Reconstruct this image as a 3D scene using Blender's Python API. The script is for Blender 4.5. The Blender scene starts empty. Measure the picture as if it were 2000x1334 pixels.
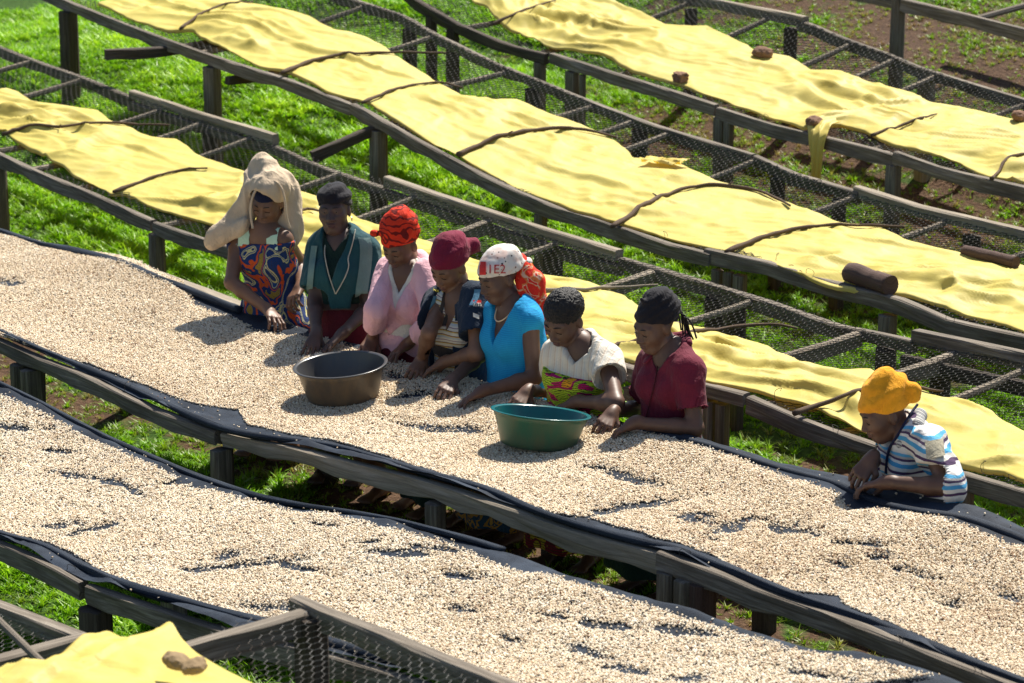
import bpy, bmesh, math, random
import numpy as np
from mathutils import Vector, Matrix
rng = np.random.default_rng(7)
random.seed(7)
SC = bpy.context.scene
COL = SC.collection
R = math.radians

# ------------------------------------------------------------------ camera, sky, sun, exposure
FPX, CX, CY = 5636.8, 1000.0, 667.0           # focal length and centre in pixels of the 2000 px wide photograph
PITCH = R(15.063)
CAMZ = 4.40
cam = bpy.data.cameras.new('camera')
cam.sensor_width = 36.0
cam.lens = FPX * 36.0 / 2000.0
cam.clip_start, cam.clip_end = 0.1, 500
cam.dof.use_dof = True
cam.dof.focus_distance = 12.6
cam.dof.aperture_fstop = 5.0
camo = bpy.data.objects.new('camera', cam)
COL.objects.link(camo)
camo.location = (0, 0, CAMZ)
camo.rotation_euler = (math.pi / 2 - PITCH, 0, 0)
SC.camera = camo

SUN_EL = R(53)
SUN_H = np.array([0.44, 0.90, 0.0]); SUN_H /= np.linalg.norm(SUN_H)      # the sun stands behind the tables, a little to the right
SUN = SUN_H * math.cos(SUN_EL) + np.array([0, 0, math.sin(SUN_EL)])
w = bpy.data.worlds.new('World'); SC.world = w; w.use_nodes = True
nt = w.node_tree; nt.nodes.clear()
sky = nt.nodes.new('ShaderNodeTexSky'); sky.sky_type = 'NISHITA'; sky.sun_disc = False
sky.sun_elevation = SUN_EL
sky.sun_rotation = math.atan2(SUN_H[0], SUN_H[1])
bgn = nt.nodes.new('ShaderNodeBackground'); bgn.inputs[1].default_value = 0.068
wo = nt.nodes.new('ShaderNodeOutputWorld')
nt.links.new(sky.outputs[0], bgn.inputs[0]); nt.links.new(bgn.outputs[0], wo.inputs[0])
sl = bpy.data.lights.new('sun', 'SUN'); sl.energy = 5.0; sl.angle = R(0.53); sl.color = (1.0, 0.94, 0.83)
slo = bpy.data.objects.new('sun', sl); COL.objects.link(slo)
slo.rotation_euler = Vector(SUN).to_track_quat('Z', 'Y').to_euler()
SC.view_settings.view_transform = 'Standard'; SC.view_settings.look = 'None'
SC.view_settings.exposure = 0.92; SC.view_settings.gamma = 1.0
SC.view_settings.use_curve_mapping = False
SC.render.engine = 'CYCLES'
SC.cycles.max_bounces = 6; SC.cycles.transparent_max_bounces = 8
SC.cycles.use_denoising = True

# ------------------------------------------------------------------ geometry helpers
CP, SP = math.cos(PITCH), math.sin(PITCH)
D1 = np.array([0.62714069, -0.778906, 0.0])    # along the tables, towards the right and the viewer
D2 = np.array([0.778906, 0.62714069, 0.0])     # across the tables, towards the back
UP = np.array([0., 0., 1.])
CAM = np.array([0., 0., CAMZ])
AXIS = np.array([0., CP, -SP])
def ray(x, y):
    a = (x - CX) / FPX; b = (y - CY) / FPX
    return np.array([a, CP - b * SP, -SP - b * CP])
def at_t(x, y, t): return CAM + ray(x, y) * t                       # axial depth t
def depth(P): return (np.asarray(P) - CAM) @ AXIS
def proj(P):
    q = np.asarray(P, float) - CAM; t = q @ AXIS
    return np.stack([CX + FPX * q[..., 0] / t, CY + FPX * (q @ np.array([0, -SP, -CP])) / t], -1)
def W(u, v, z):
    u, v, z = np.broadcast_arrays(u, v, z)
    return np.stack([u * D1[0] + v * D2[0], u * D1[1] + v * D2[1], z], -1)
def on_v(x, y, v0, s=0.0, u0=-8.5):
    r = ray(x, y); a, b = r @ D1, r @ D2
    t = (v0 - s * u0) / (b - s * a)
    return t * a, CAMZ + r[2] * t

_hash = np.random.default_rng(3).random(1 << 16)
def vnoise(P):
    P = np.asarray(P, float); I = np.floor(P).astype(np.int64); f = P - I; f = f * f * (3 - 2 * f)
    def h(i, j, k): return _hash[(i * 73856093 ^ j * 19349663 ^ k * 83492791) & 0xFFFF]
    x, y, z = I[..., 0], I[..., 1], I[..., 2]; fx, fy, fz = f[..., 0], f[..., 1], f[..., 2]
    def l(a, b, t): return a + (b - a) * t
    return l(l(l(h(x, y, z), h(x + 1, y, z), fx), l(h(x, y + 1, z), h(x + 1, y + 1, z), fx), fy),
             l(l(h(x, y, z + 1), h(x + 1, y, z + 1), fx), l(h(x, y + 1, z + 1), h(x + 1, y + 1, z + 1), fx), fy), fz)
def fbm(P, o=3):
    s = 0; a = 1; n = 0
    for i in range(o):
        s = s + a * vnoise(np.asarray(P) * 2 ** i + 17.3 * i); n += a; a *= .5
    return s / n
def n2(u, v, o=3, z=0.5): 
    u, v = np.broadcast_arrays(u, v)
    return fbm(np.stack([u, v, np.full(u.shape, z)], -1), o)

def tag(o, label=None, cat=None, group=None, kind=None):
    if label: o['label'] = label
    if cat: o['category'] = cat
    if group: o['group'] = group
    if kind: o['kind'] = kind
    return o
ORG = {}
def mesh_obj(name, V, F, mat=None, parent=None, smooth=False, uv=None, loc=None):
    V = np.asarray(V, float)
    if loc is None: loc = ORG[parent.name] if parent is not None else (0, 0, 0)
    org = np.array(loc, float)
    me = bpy.data.meshes.new(name)
    if isinstance(F, np.ndarray):
        n, k = F.shape
        me.vertices.add(len(V)); me.vertices.foreach_set('co', (V - org).astype(np.float32).ravel())
        me.loops.add(n * k); me.loops.foreach_set('vertex_index', F.astype(np.int32).ravel())
        me.polygons.add(n); me.polygons.foreach_set('loop_start', np.arange(0, n * k, k, dtype=np.int32))
        me.update(calc_edges=True); me.validate()
    else:
        me.from_pydata((V - org).tolist(), [], [list(f) for f in F]); me.update()
    if uv is not None:
        li = np.zeros(len(me.loops), np.int32); me.loops.foreach_get('vertex_index', li)
        l = me.uv_layers.new(name='uv'); l.data.foreach_set('uv', np.asarray(uv, np.float32)[li].ravel())
    if smooth: me.polygons.foreach_set('use_smooth', np.ones(len(me.polygons), bool))
    if mat: me.materials.append(mat)
    o = bpy.data.objects.new(name, me); COL.objects.link(o)
    if parent is None: o.location = org
    else: o.parent = parent
    ORG[o.name] = tuple(map(float, org))
    return o
def empty(name, loc, label=None, cat=None, group=None, kind=None):
    o = bpy.data.objects.new(name, None); COL.objects.link(o); o.location = tuple(map(float, loc)); o.empty_display_size = .1
    ORG[o.name] = tuple(map(float, loc))
    return tag(o, label, cat, group, kind)
def resample(P, d):
    P = np.asarray(P, float); L = np.r_[0, np.cumsum(np.linalg.norm(np.diff(P, axis=0), axis=1))]
    n = max(2, int(L[-1] / d) + 1); s = np.linspace(0, L[-1], n)
    return np.stack([np.interp(s, L, P[:, i]) for i in range(P.shape[1])], -1), s
def smooth_path(P, it=2):
    P = np.asarray(P, float)
    for _ in range(it):
        Q = [P[0]]
        for a, b in zip(P[:-1], P[1:]): Q += [a * .75 + b * .25, a * .25 + b * .75]
        Q.append(P[-1]); P = np.array(Q)
    return P
def grid_faces(n, m):
    i, j = np.meshgrid(np.arange(n - 1), np.arange(m - 1), indexing='ij'); a = (i * m + j).ravel()
    return np.stack([a, a + m, a + m + 1, a + 1], -1)
def tube(path, rad, n=8, caps=True, flat=1.0):
    P = np.asarray(path, float); m = len(P); rad = np.broadcast_to(rad, (m,))
    T = np.gradient(P, axis=0); T /= np.linalg.norm(T, axis=1)[:, None] + 1e-9
    V = []; ref = UP if abs(T[0] @ UP) < .9 else np.array([1., 0, 0])
    for i in range(m):
        a = np.cross(T[i], ref); a /= np.linalg.norm(a) + 1e-9; b = np.cross(a, T[i])
        for k in range(n):
            an = 2 * math.pi * k / n
            V.append(P[i] + rad[i] * (math.cos(an) * a + flat * math.sin(an) * b))
    F = []
    for i in range(m - 1):
        for k in range(n):
            k2 = (k + 1) % n
            F.append((i * n + k, i * n + k2, (i + 1) * n + k2, (i + 1) * n + k))
    if caps: F.append(tuple(range(n - 1, -1, -1))); F.append(tuple((m - 1) * n + k for k in range(n)))
    L = np.r_[0, np.cumsum(np.linalg.norm(np.diff(P, axis=0), axis=1))]
    uv = np.array([[L[i], k / n] for i in range(m) for k in range(n)])
    return np.array(V), F, uv
_seed = [0]
def plank(path, w, h, lat=None, rough=.007, twist=0.0, top=True):
    """A weathered board that follows a path; the path is its upper middle line. w across, h upright."""
    P, s = resample(path, .16); m = len(P); _seed[0] += 1; sd = _seed[0] * 7.7
    T = np.gradient(P, axis=0); T /= np.linalg.norm(T, axis=1)[:, None]
    V = []; c = min(w, h) * .12
    prof = [(-w/2, -c), (-w/2 + c, 0), (0, .001), (w/2 - c, 0), (w/2, -c), (w/2, -h/2), (w/2, -h + c), (w/2 - c, -h), (-w/2 + c, -h), (-w/2, -h + c), (-w/2, -h/2)]
    n = len(prof)
    S_, K_ = np.meshgrid(s, np.arange(n), indexing='ij'); pr = np.array(prof)
    j1 = rough * 2 * (vnoise(np.stack([S_ * 6, K_ * 1.7, S_ * 0 + sd], -1)) - .5) + rough * (vnoise(np.stack([S_ * 1.2, K_ * .4, S_ * 0 + sd + 50], -1)) - .5)
    X_ = pr[:, 0][None] * (1 + j1 / w * 2); Y_ = pr[:, 1][None] * (1 + j1 / h * 2) + rough * (vnoise(np.stack([S_ * 2, S_ * 0, S_ * 0 + sd + 9], -1)) - .5)
    tw = twist * (S_ / max(s[-1], .01) - .5); X_, Y_ = X_ * np.cos(tw) - Y_ * np.sin(tw), X_ * np.sin(tw) + Y_ * np.cos(tw)
    a = np.cross(T, UP); a /= np.linalg.norm(a, axis=1)[:, None]; b = np.cross(a, T)
    V = (P[:, None] + a[:, None] * X_[..., None] + b[:, None] * Y_[..., None]).reshape(-1, 3)
    F = []
    for i in range(m - 1):
        for k in range(n):
            k2 = (k + 1) % n; F.append((i * n + k, (i + 1) * n + k, (i + 1) * n + k2, i * n + k2))
    F.append(tuple(range(n))); F.append(tuple((m - 1) * n + k for k in range(n - 1, -1, -1)))
    uv = np.array([[s[i] + sd, k / n * .3 + sd * .13] for i in range(m) for k in range(n)])
    return np.array(V), F, uv
def post_mesh(top, bottom, w, d=None, rot=0.0):
    """An upright hewn post."""
    d = d or w; _seed[0] += 1; sd = _seed[0] * 3.3
    top, bottom = np.asarray(top, float), np.asarray(bottom, float); m = 9; n = 12; V = []
    a0 = D1 * math.cos(rot) + D2 * math.sin(rot); b0 = np.cross(UP, a0)
    T_, K_ = np.meshgrid(np.linspace(0, 1, m), np.arange(n), indexing='ij'); an = 2 * math.pi * K_ / n; cx, cy = np.cos(an), np.sin(an)
    r = (np.abs(cx) ** 5 + np.abs(cy) ** 5) ** (-1 / 5) * (1 + .14 * (vnoise(np.stack([K_ * .9, T_ * 3, T_ * 0 + sd], -1)) - .5) + .05 * T_)
    V = top * (1 - T_[..., None]) + bottom * T_[..., None] + a0 * (cx * r * w / 2)[..., None] + b0 * (cy * r * d / 2)[..., None]
    V[0, :, 2] += .012 * (vnoise(np.stack([np.arange(n) * 1.3, np.full(n, sd), np.full(n, 4.)], -1)) - .5); V = V.reshape(-1, 3)
    F = [(i * n + k, (i + 1) * n + k, (i + 1) * n + (k + 1) % n, i * n + (k + 1) % n) for i in range(m - 1) for k in range(n)]
    F.append(tuple(range(n - 1, -1, -1)) if False else tuple(range(n))); F.append(tuple((m - 1) * n + k for k in range(n - 1, -1, -1)))
    L = np.linalg.norm(top - bottom)
    uv = np.array([[i / (m - 1) * L + sd, k / n * .3 + sd * .1] for i in range(m) for k in range(n)])
    return np.array(V), F, uv

# ------------------------------------------------------------------ materials
def new_mat(name):
    m = bpy.data.materials.new(name); m.use_nodes = True
    return m, m.node_tree, m.node_tree.nodes['Principled BSDF']
def nd(t, typ, **kw):
    n = t.nodes.new(typ)
    for k, v in kw.items():
        if k.startswith('i_'): n.inputs[k[2:].replace('_', ' ')].default_value = v
        elif k.startswith('n_'): n.inputs[int(k[2:])].default_value = v
        else: setattr(n, k, v)
    return n
def ramp(t, stops, fac, const=False):
    r = t.nodes.new('ShaderNodeValToRGB'); e = r.color_ramp.elements
    if const: r.color_ramp.interpolation = 'CONSTANT'
    while len(e) > len(stops): e.remove(e[-1])
    while len(e) < len(stops): e.new(0.5)
    for q, (p, c) in zip(e, stops): q.position = p; q.color = (*c, 1) if len(c) == 3 else c
    t.links.new(fac, r.inputs[0]); return r.outputs[0]
def mix(t, a, b, f, mode='MIX'):
    m = t.nodes.new('ShaderNodeMix'); m.data_type = 'RGBA'; m.blend_type = mode
    for sock, val in ((m.inputs[0], f), (m.inputs[6], a), (m.inputs[7], b)):
        if isinstance(val, bpy.types.NodeSocket): t.links.new(val, sock)
        else: sock.default_value = val if isinstance(val, (int, float)) else (*val, 1)
    return m.outputs[2]
def math_n(t, op, a, b=None, c=None):
    m = t.nodes.new('ShaderNodeMath'); m.operation = op
    for i, val in enumerate((a, b, c)):
        if val is None: continue
        if isinstance(val, bpy.types.NodeSocket): t.links.new(val, m.inputs[i])
        else: m.inputs[i].default_value = val
    return m.outputs[0]
def coords(t, out='Object', scale=(1, 1, 1), rot=(0, 0, 0)):
    tc = t.nodes.new('ShaderNodeTexCoord'); mp = t.nodes.new('ShaderNodeMapping')
    mp.inputs['Scale'].default_value = scale; mp.inputs['Rotation'].default_value = rot
    t.links.new(tc.outputs[out], mp.inputs[0]); return mp.outputs[0]
def noise(t, vec, scale, detail=4, rough=.55, dist=0.0, out=0):
    n = nd(t, 'ShaderNodeTexNoise'); n.inputs['Scale'].default_value = scale; n.inputs['Detail'].default_value = detail
    n.inputs['Roughness'].default_value = rough; n.inputs['Distortion'].default_value = dist
    if vec is not None: t.links.new(vec, n.inputs[0])
    return n.outputs[out]
def crease(t, b, v, weave, k=1.0):
    """Cloth relief: weave plus small creases."""
    w_ = noise(t, v, weave, 2); c1 = noise(t, coords(t, 'Object', (1, 1, .45)), 26, 3, .55, .6); c2 = noise(t, coords(t, 'Object', (1, .5, 1)), 48, 3, .5, .8)
    r = math_n(t, 'ABSOLUTE', math_n(t, 'SUBTRACT', c1, .5)); r2 = math_n(t, 'ABSOLUTE', math_n(t, 'SUBTRACT', c2, .5))
    h = math_n(t, 'ADD', math_n(t, 'MULTIPLY', w_, .10), math_n(t, 'ADD', math_n(t, 'MULTIPLY', r, 2.0), math_n(t, 'MULTIPLY', r2, 1.0)))
    bump(t, b, h, .55 * k, .009)
def bump(t, b, h, strength=.3, dist=.01):
    n = nd(t, 'ShaderNodeBump'); n.inputs['Strength'].default_value = strength; n.inputs['Distance'].default_value = dist
    t.links.new(h, n.inputs['Height']); t.links.new(n.outputs[0], b.inputs['Normal'])
def wood_mat(name, dark, mid, light, scale=1.0):
    m, t, b = new_mat(name); v = coords(t, 'UV', (2.2 * scale, 60 * scale, 1)); v2 = coords(t, 'UV', (1.1, 5, 1))
    g = noise(t, v, 1.6, 6, .65, .6); p = noise(t, v2, 1.4, 4, .6)
    c = ramp(t, [(.25, dark), (.5, mid), (.78, light)], g)
    c2 = mix(t, c, dark, ramp(t, [(.42, (0, 0, 0)), (.72, (.75, .75, .75))], p))
    v3 = coords(t, 'UV', (9, 30, 1)); k = noise(t, v3, 2.5, 3)
    c2 = mix(t, c2, (.012, .010, .009), ramp(t, [(.70, (0, 0, 0)), (.80, (.6, .6, .6))], k))
    t.links.new(c2, b.inputs['Base Color']); b.inputs['Roughness'].default_value = .85
    b.inputs['Specular IOR Level'].default_value = .25
    bump(t, b, g, .55, .006); return m
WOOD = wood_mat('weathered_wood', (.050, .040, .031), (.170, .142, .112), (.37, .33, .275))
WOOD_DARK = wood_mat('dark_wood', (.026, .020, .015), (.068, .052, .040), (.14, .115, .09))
WOOD_PALE = wood_mat('pale_plank', (.13, .105, .075), (.28, .235, .18), (.44, .385, .305))
BARK = wood_mat('stick_bark', (.05, .033, .022), (.12, .078, .05), (.26, .19, .135), 1.5)
LOG = wood_mat('log_wood', (.05, .03, .025), (.10, .062, .05), (.16, .105, .085), 1.2)

def tarp_mat():
    m, t, b = new_mat('yellow_tarpaulin'); v = coords(t, 'Object', (1, 1, 1))
    n1 = noise(t, v, 1.3, 4, .6); n3 = noise(t, v, 18, 4, .6)
    c = ramp(t, [(.3, (.59, .47, .10)), (.55, (.65, .54, .145)), (.8, (.70, .60, .21))], n1)
    c = mix(t, c, (.36, .26, .09), ramp(t, [(.60, (0, 0, 0)), (.80, (.45, .45, .45))], n3)); n5 = noise(t, v, 3.1, 5, .7); c = mix(t, c, (.74, .64, .28), ramp(t, [(.55, (0, 0, 0)), (.75, (.5, .5, .5))], n5))
    t.links.new(c, b.inputs['Base Color']); b.inputs['Roughness'].default_value = .55
    b.inputs['Specular IOR Level'].default_value = .22
    n2_ = noise(t, coords(t, 'Object', (9, 9, 9)), 1.2, 5, .6, .8)
    bump(t, b, n2_, .22, .02)
    tr = nd(t, 'ShaderNodeBsdfTranslucent'); tr.inputs[0].default_value = (.85, .50, .01, 1)
    ms = nd(t, 'ShaderNodeMixShader'); ms.inputs[0].default_value = .22
    out = t.nodes['Material Output']
    t.links.new(b.outputs[0], ms.inputs[1]); t.links.new(tr.outputs[0], ms.inputs[2]); t.links.new(ms.outputs[0], out.inputs[0])
    return m
TARP = tarp_mat()
def net_mat():
    m, t, b = new_mat('black_shade_net')
    v = coords(t, 'UV', (1, 1, 1)); wv = nd(t, 'ShaderNodeTexWave'); wv.bands_direction = 'Y'; wv.inputs['Scale'].default_value = 70; wv.inputs['Distortion'].default_value = 4; wv.inputs['Detail'].default_value = 2
    t.links.new(v, wv.inputs[0]); n1 = noise(t, coords(t, 'UV', (3, 3, 1)), 1.5, 4)
    c = ramp(t, [(.2, (.007, .009, .014)), (.8, (.026, .034, .049))], wv.outputs[1]); c = mix(t, c, (.050, .066, .094), ramp(t, [(.45, (0, 0, 0)), (.75, (.8, .8, .8))], n1))
    t.links.new(c, b.inputs['Base Color']); b.inputs['Roughness'].default_value = .6; b.inputs['Specular IOR Level'].default_value = .08
    bump(t, b, wv.outputs[1], .3, .002); return m
NET = net_mat()
def wire_mat(lo=(.022, .018, .015), hi=(.07, .067, .063)):
    m, t, b = new_mat('galvanised_wire'); n1 = noise(t, coords(t), 9, 3)
    c = ramp(t, [(.35, lo), (.6, hi)], n1); t.links.new(c, b.inputs['Base Color'])
    b.inputs['Roughness'].default_value = .75; b.inputs['Specular IOR Level'].default_value = .15; return m
WIRE = wire_mat(); WIRE_NEAR = wire_mat((.07, .055, .045), (.26, .25, .24))
def plain(name, col, rough=.7, var=.25, scale=30, bmp=.2, spec=.3, sheen=0.0, metal=0.0):
    m, t, b = new_mat(name); v = coords(t); n1 = noise(t, v, scale, 4)
    d = tuple(c * (1 - var) for c in col); l = tuple(min(1, c * (1 + var)) for c in col)
    t.links.new(ramp(t, [(.3, d), (.7, l)], n1), b.inputs['Base Color']); b.inputs['Roughness'].default_value = rough
    b.inputs['Specular IOR Level'].default_value = spec; b.inputs['Sheen Weight'].default_value = sheen; b.inputs['Metallic'].default_value = metal
    if bmp: bump(t, b, n1, bmp, .004)
    return m
STONE = plain('brown_stone', (.20, .115, .075), .9, .45, 14, .8, .2)
def ground_mat():
    m, t, b = new_mat('earth_and_turf'); v = coords(t, 'Object')
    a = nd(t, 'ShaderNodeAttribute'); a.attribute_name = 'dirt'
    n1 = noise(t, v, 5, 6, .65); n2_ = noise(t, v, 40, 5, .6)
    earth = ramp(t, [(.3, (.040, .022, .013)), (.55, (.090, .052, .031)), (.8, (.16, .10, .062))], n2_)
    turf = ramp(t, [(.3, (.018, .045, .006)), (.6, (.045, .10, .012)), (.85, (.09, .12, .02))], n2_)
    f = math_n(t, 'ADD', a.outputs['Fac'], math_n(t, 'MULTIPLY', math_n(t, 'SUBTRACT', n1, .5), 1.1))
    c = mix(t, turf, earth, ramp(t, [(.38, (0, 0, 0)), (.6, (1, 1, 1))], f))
    t.links.new(c, b.inputs['Base Color']); b.inputs['Roughness'].default_value = .95; b.inputs['Specular IOR Level'].default_value = .15
    bump(t, b, n2_, .9, .03); return m
GROUND = ground_mat()
def inst_mat(name, stops, rough, spec=.3, trans=0.0):
    m, t, b = new_mat(name); a = nd(t, 'ShaderNodeAttribute'); a.attribute_type = 'INSTANCER'; a.attribute_name = 'tone'
    c = ramp(t, stops, a.outputs['Fac']); t.links.new(c, b.inputs['Base Color'])
    b.inputs['Roughness'].default_value = rough; b.inputs['Specular IOR Level'].default_value = spec
    if trans:
        tr = nd(t, 'ShaderNodeBsdfTranslucent'); t.links.new(c, tr.inputs[0]); ms = nd(t, 'ShaderNodeMixShader'); ms.inputs[0].default_value = trans
        t.links.new(b.outputs[0], ms.inputs[1]); t.links.new(tr.outputs[0], ms.inputs[2]); t.links.new(ms.outputs[0], t.nodes['Material Output'].inputs[0])
    return m
BEAN = inst_mat('parchment_coffee', [(0, (.16, .065, .03)), (.035, (.36, .19, .09)), (.09, (.50, .355, .21)), (.3, (.63, .495, .325)), (.7, (.75, .625, .45)), (1, (.86, .79, .66))], .5)
GRASS = inst_mat('grass_blades', [(0, (.22, .13, .06)), (.22, (.30, .25, .06)), (.4, (.19, .30, .012)), (.7, (.20, .46, .006)), (1, (.42, .64, .03))], .45, .35, .45)

# ------------------------------------------------------------------ the lines of the table rails, traced and laid out in plan
#  name: (v, slope, traced points)
def ext(L):
    L = [tuple(map(float, q)) for q in L]; (x0, y0), (x1, y1) = L[0], L[1]
    if x0 <= 5 or y0 <= 5: L = [(x0 - 160, y0 - 160 * (y1 - y0) / (x1 - x0))] + L
    (x0, y0), (x1, y1) = L[-2], L[-1]
    if x1 >= 1850 or y1 >= 1290: L = L + [(x1 + 160, y1 + 160 * (y1 - y0) / (x1 - x0))]
    return L
RAILS = {
 'B_near': (5.3, .03, [(0,1058),(90,1098),(165,1138),(270,1172),(360,1203),(480,1240),(640,1275),(820,1330)]),
 'B_far': (6.4, .03, [(0,748),(100,795),(200,850),(300,893),(400,935),(500,968),(600,987),(700,999),(800,1019),(900,1047),(950,1060),(1100,1110),(1300,1172),(1500,1232),(1600,1258),(1750,1280),(1850,1312)]),
 'C_near': (6.8, .03, [(0,662),(100,705),(200,745),(300,795),(415,838),(500,858),(600,878),(700,905),(800,930),(870,950),(1000,990),(1100,1030),(1290,1080),(1400,1120),(1500,1160),(1600,1193),(1700,1230),(1800,1270),(1900,1310)]),
 'C_far': (8.0, .03, [(0,460),(90,488),(200,512),(250,525),(350,560),(460,600),(700,680),(900,745),(1210,825),(1340,852),(1500,900),(1650,937),(1750,963),(1910,990),(2000,1032)]),
 'D_near': (8.65, 0, [(0,300),(100,345),(200,385),(300,430),(400,465),(700,553),(1000,640),(1220,710),(1460,770),(1600,830),(1680,855),(1880,920),(2000,955)]),
 'D_far': (9.95, 0, [(0,88),(50,108),(170,150),(260,187),(400,232),(535,272),(640,318),(750,352),(900,403),(1050,452),(1205,498),(1350,540),(1500,585),(1640,632),(1785,662),(2000,708)]),
 'E_near': (10.4, 0, [(130,0),(250,48),(420,110),(570,157),(700,208),(800,265),(900,320),(1000,370),(1100,410),(1200,440),(1300,475),(1390,497),(1500,520),(1650,565),(1750,590),(1850,632),(2000,665)]),
 'E_far': (11.8, 0, [(700,0),(790,30),(850,65),(985,130),(1100,175),(1175,205),(1300,250),(1470,300),(1550,337),(1670,372),(1800,412),(2000,458)]),
 'F_near': (12.2, 0, [(820,0),(900,48),(1000,88),(1080,108),(1170,135),(1330,185),(1500,240),(1740,297),(1850,335),(2000,368)]),
 'F_far': (13.6, 0, [(1370,0),(1570,38),(1640,70),(1740,105),(1800,130),(2000,192)]),
 'G_near': (14.05, 0, [(1780,0),(2000,55)]),
}
RU = {}
for k, (v, s, L) in RAILS.items():
    q = np.array([on_v(x, y, v, s) for x, y in ext(L)])
    RU[k] = (v, s, q[:, 0], q[:, 1] - (.022 if k == 'B_far' else 0))           # the traced line there is the top of the rolled net, not the rail
def rail_v(k, u): v, s, _, _ = RU[k]; return v + s * (np.asarray(u) + 8.5)
def rail_z(k, u):
    v, s, U, Z = RU[k]; u = np.asarray(u, float)
    z = np.interp(u, U, Z)
    sl0 = (Z[1] - Z[0]) / (U[1] - U[0]); sl1 = (Z[-1] - Z[-2]) / (U[-1] - U[-2])
    return z + np.clip(u - U[-1], 0, 2) * np.clip(sl1, -.1, .1) + np.clip(u - U[0], -2, 0) * np.clip(sl0, -.1, .1)
SAG = {'B': .035, 'C': .045, 'D': .03, 'E': .03, 'F': .03}
def surf(T, u, v):
    u = np.asarray(u, float); v = np.asarray(v, float)
    a, b = rail_v(T + '_near', u), rail_v(T + '_far', u); f = np.clip((v - a) / (b - a), 0, 1)
    z = rail_z(T + '_near', u) * (1 - f) + rail_z(T + '_far', u) * f
    return z - SAG[T] * 4 * f * (1 - f)
def hit(T, x, y, h=0.0):
    """Where the line of sight through (x, y) meets the top of table T (raised by h)."""
    r = ray(x, y); z = .8
    for _ in range(25):
        t = (z - CAMZ) / r[2]; P = CAM + r * t; u, v = P @ D1, P @ D2
        z = .6 * z + .4 * (float(surf(T, u, v)) + h)
    return u, v, z
# the ground follows the tables about 0.74 m below their tops
_gk = ['B_near', 'B_far', 'C_near', 'C_far', 'D_near', 'D_far', 'E_near', 'E_far', 'F_near', 'F_far', 'G_near']
_gp = {}
for k in _gk:
    v, s, U, Z = RU[k]; _gp[k] = (np.polyfit(U, Z - .755, 2 if len(U) > 4 else 1), U.min(), U.max())
def ground_z(u, v):
    u = np.asarray(u, float); v = np.asarray(v, float); u, v = np.broadcast_arrays(u, v)
    zs = []; vs = []
    for k in _gk:
        c, lo, hi = _gp[k]; uu = np.clip(u, lo, hi); zs.append(np.polyval(c, uu)); vs.append(RU[k][0])
    zs = np.array(zs); vs = np.array(vs)
    i = np.clip(np.searchsorted(vs, v) - 1, 0, len(vs) - 2); f = np.clip((v - vs[i]) / (vs[i + 1] - vs[i]), 0, 1)
    z0 = np.take_along_axis(zs.reshape(len(vs), -1), i.ravel()[None], 0)[0].reshape(u.shape); z1 = np.take_along_axis(zs.reshape(len(vs), -1), i.ravel()[None] + 1, 0)[0].reshape(u.shape)
    z = z0 * (1 - f) + z1 * f
    z = z + np.clip(v - vs[-1], 0, 60) * .16 + .035 * (n2(u * 1.1, v * 1.1, 3) - .5) + .03 * (n2(u * 4, v * 4, 2) - .5)
    return z
def dirt(u, v):
    P = proj(W(u, v, ground_z(u, v))); x, y = P[..., 0], P[..., 1]
    d = .16 + .0 * x
    d = d + .36 * np.clip((x - 1050) / 500, 0, 1) * np.clip((520 - y) / 200, 0, 1)          # bare earth behind the second tarpaulin
    d = d + .50 * np.exp(-((y - (745 + .31 * x)) / 105) ** 2) * (x < 1500)                      # trodden lane before the sorting table
    d = d + .30 * np.clip((x - 1250) / 500, 0, 1) * np.clip((y - 430) / 150, 0, 1)
    d = d + .26 * np.clip((y - 1150) / 120, 0, 1) * np.clip((x - 250) / 250, 0, 1)
    for c_, w_ in ((13.35, .6), (15.3, .6)): d = d + .22 * np.exp(-((v - c_) / w_) ** 4)      # bare earth bands that also paint shade under the mesh into the ground
    d = d + .80 * (n2(u * 1.1 + 3, v * 1.1, 3) - .5) + .55 * (n2(u * 3 + 3, v * 3, 2) - .5)
    return d

# ------------------------------------------------------------------ ground and grass
gu = np.r_[np.linspace(-60, -22, 30), np.arange(-21.8, 0, .14), np.linspace(.5, 40, 24)]
gv = np.r_[np.linspace(-6, 3.4, 10), np.arange(3.5, 18, .14), np.linspace(18.5, 90, 30)]
UU, VV = np.meshgrid(gu, gv, indexing='ij')
go = mesh_obj('ground', W(UU, VV, ground_z(UU, VV)).reshape(-1, 3), grid_faces(len(gu), len(gv))[:, ::-1], GROUND, smooth=True)
tag(go, kind='structure', label='earth and green turf under the drying tables')
at = go.data.attributes.new('dirt', 'FLOAT', 'POINT'); at.data.foreach_set('value', np.clip(dirt(UU, VV), 0, 1).astype(np.float32).ravel())

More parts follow.
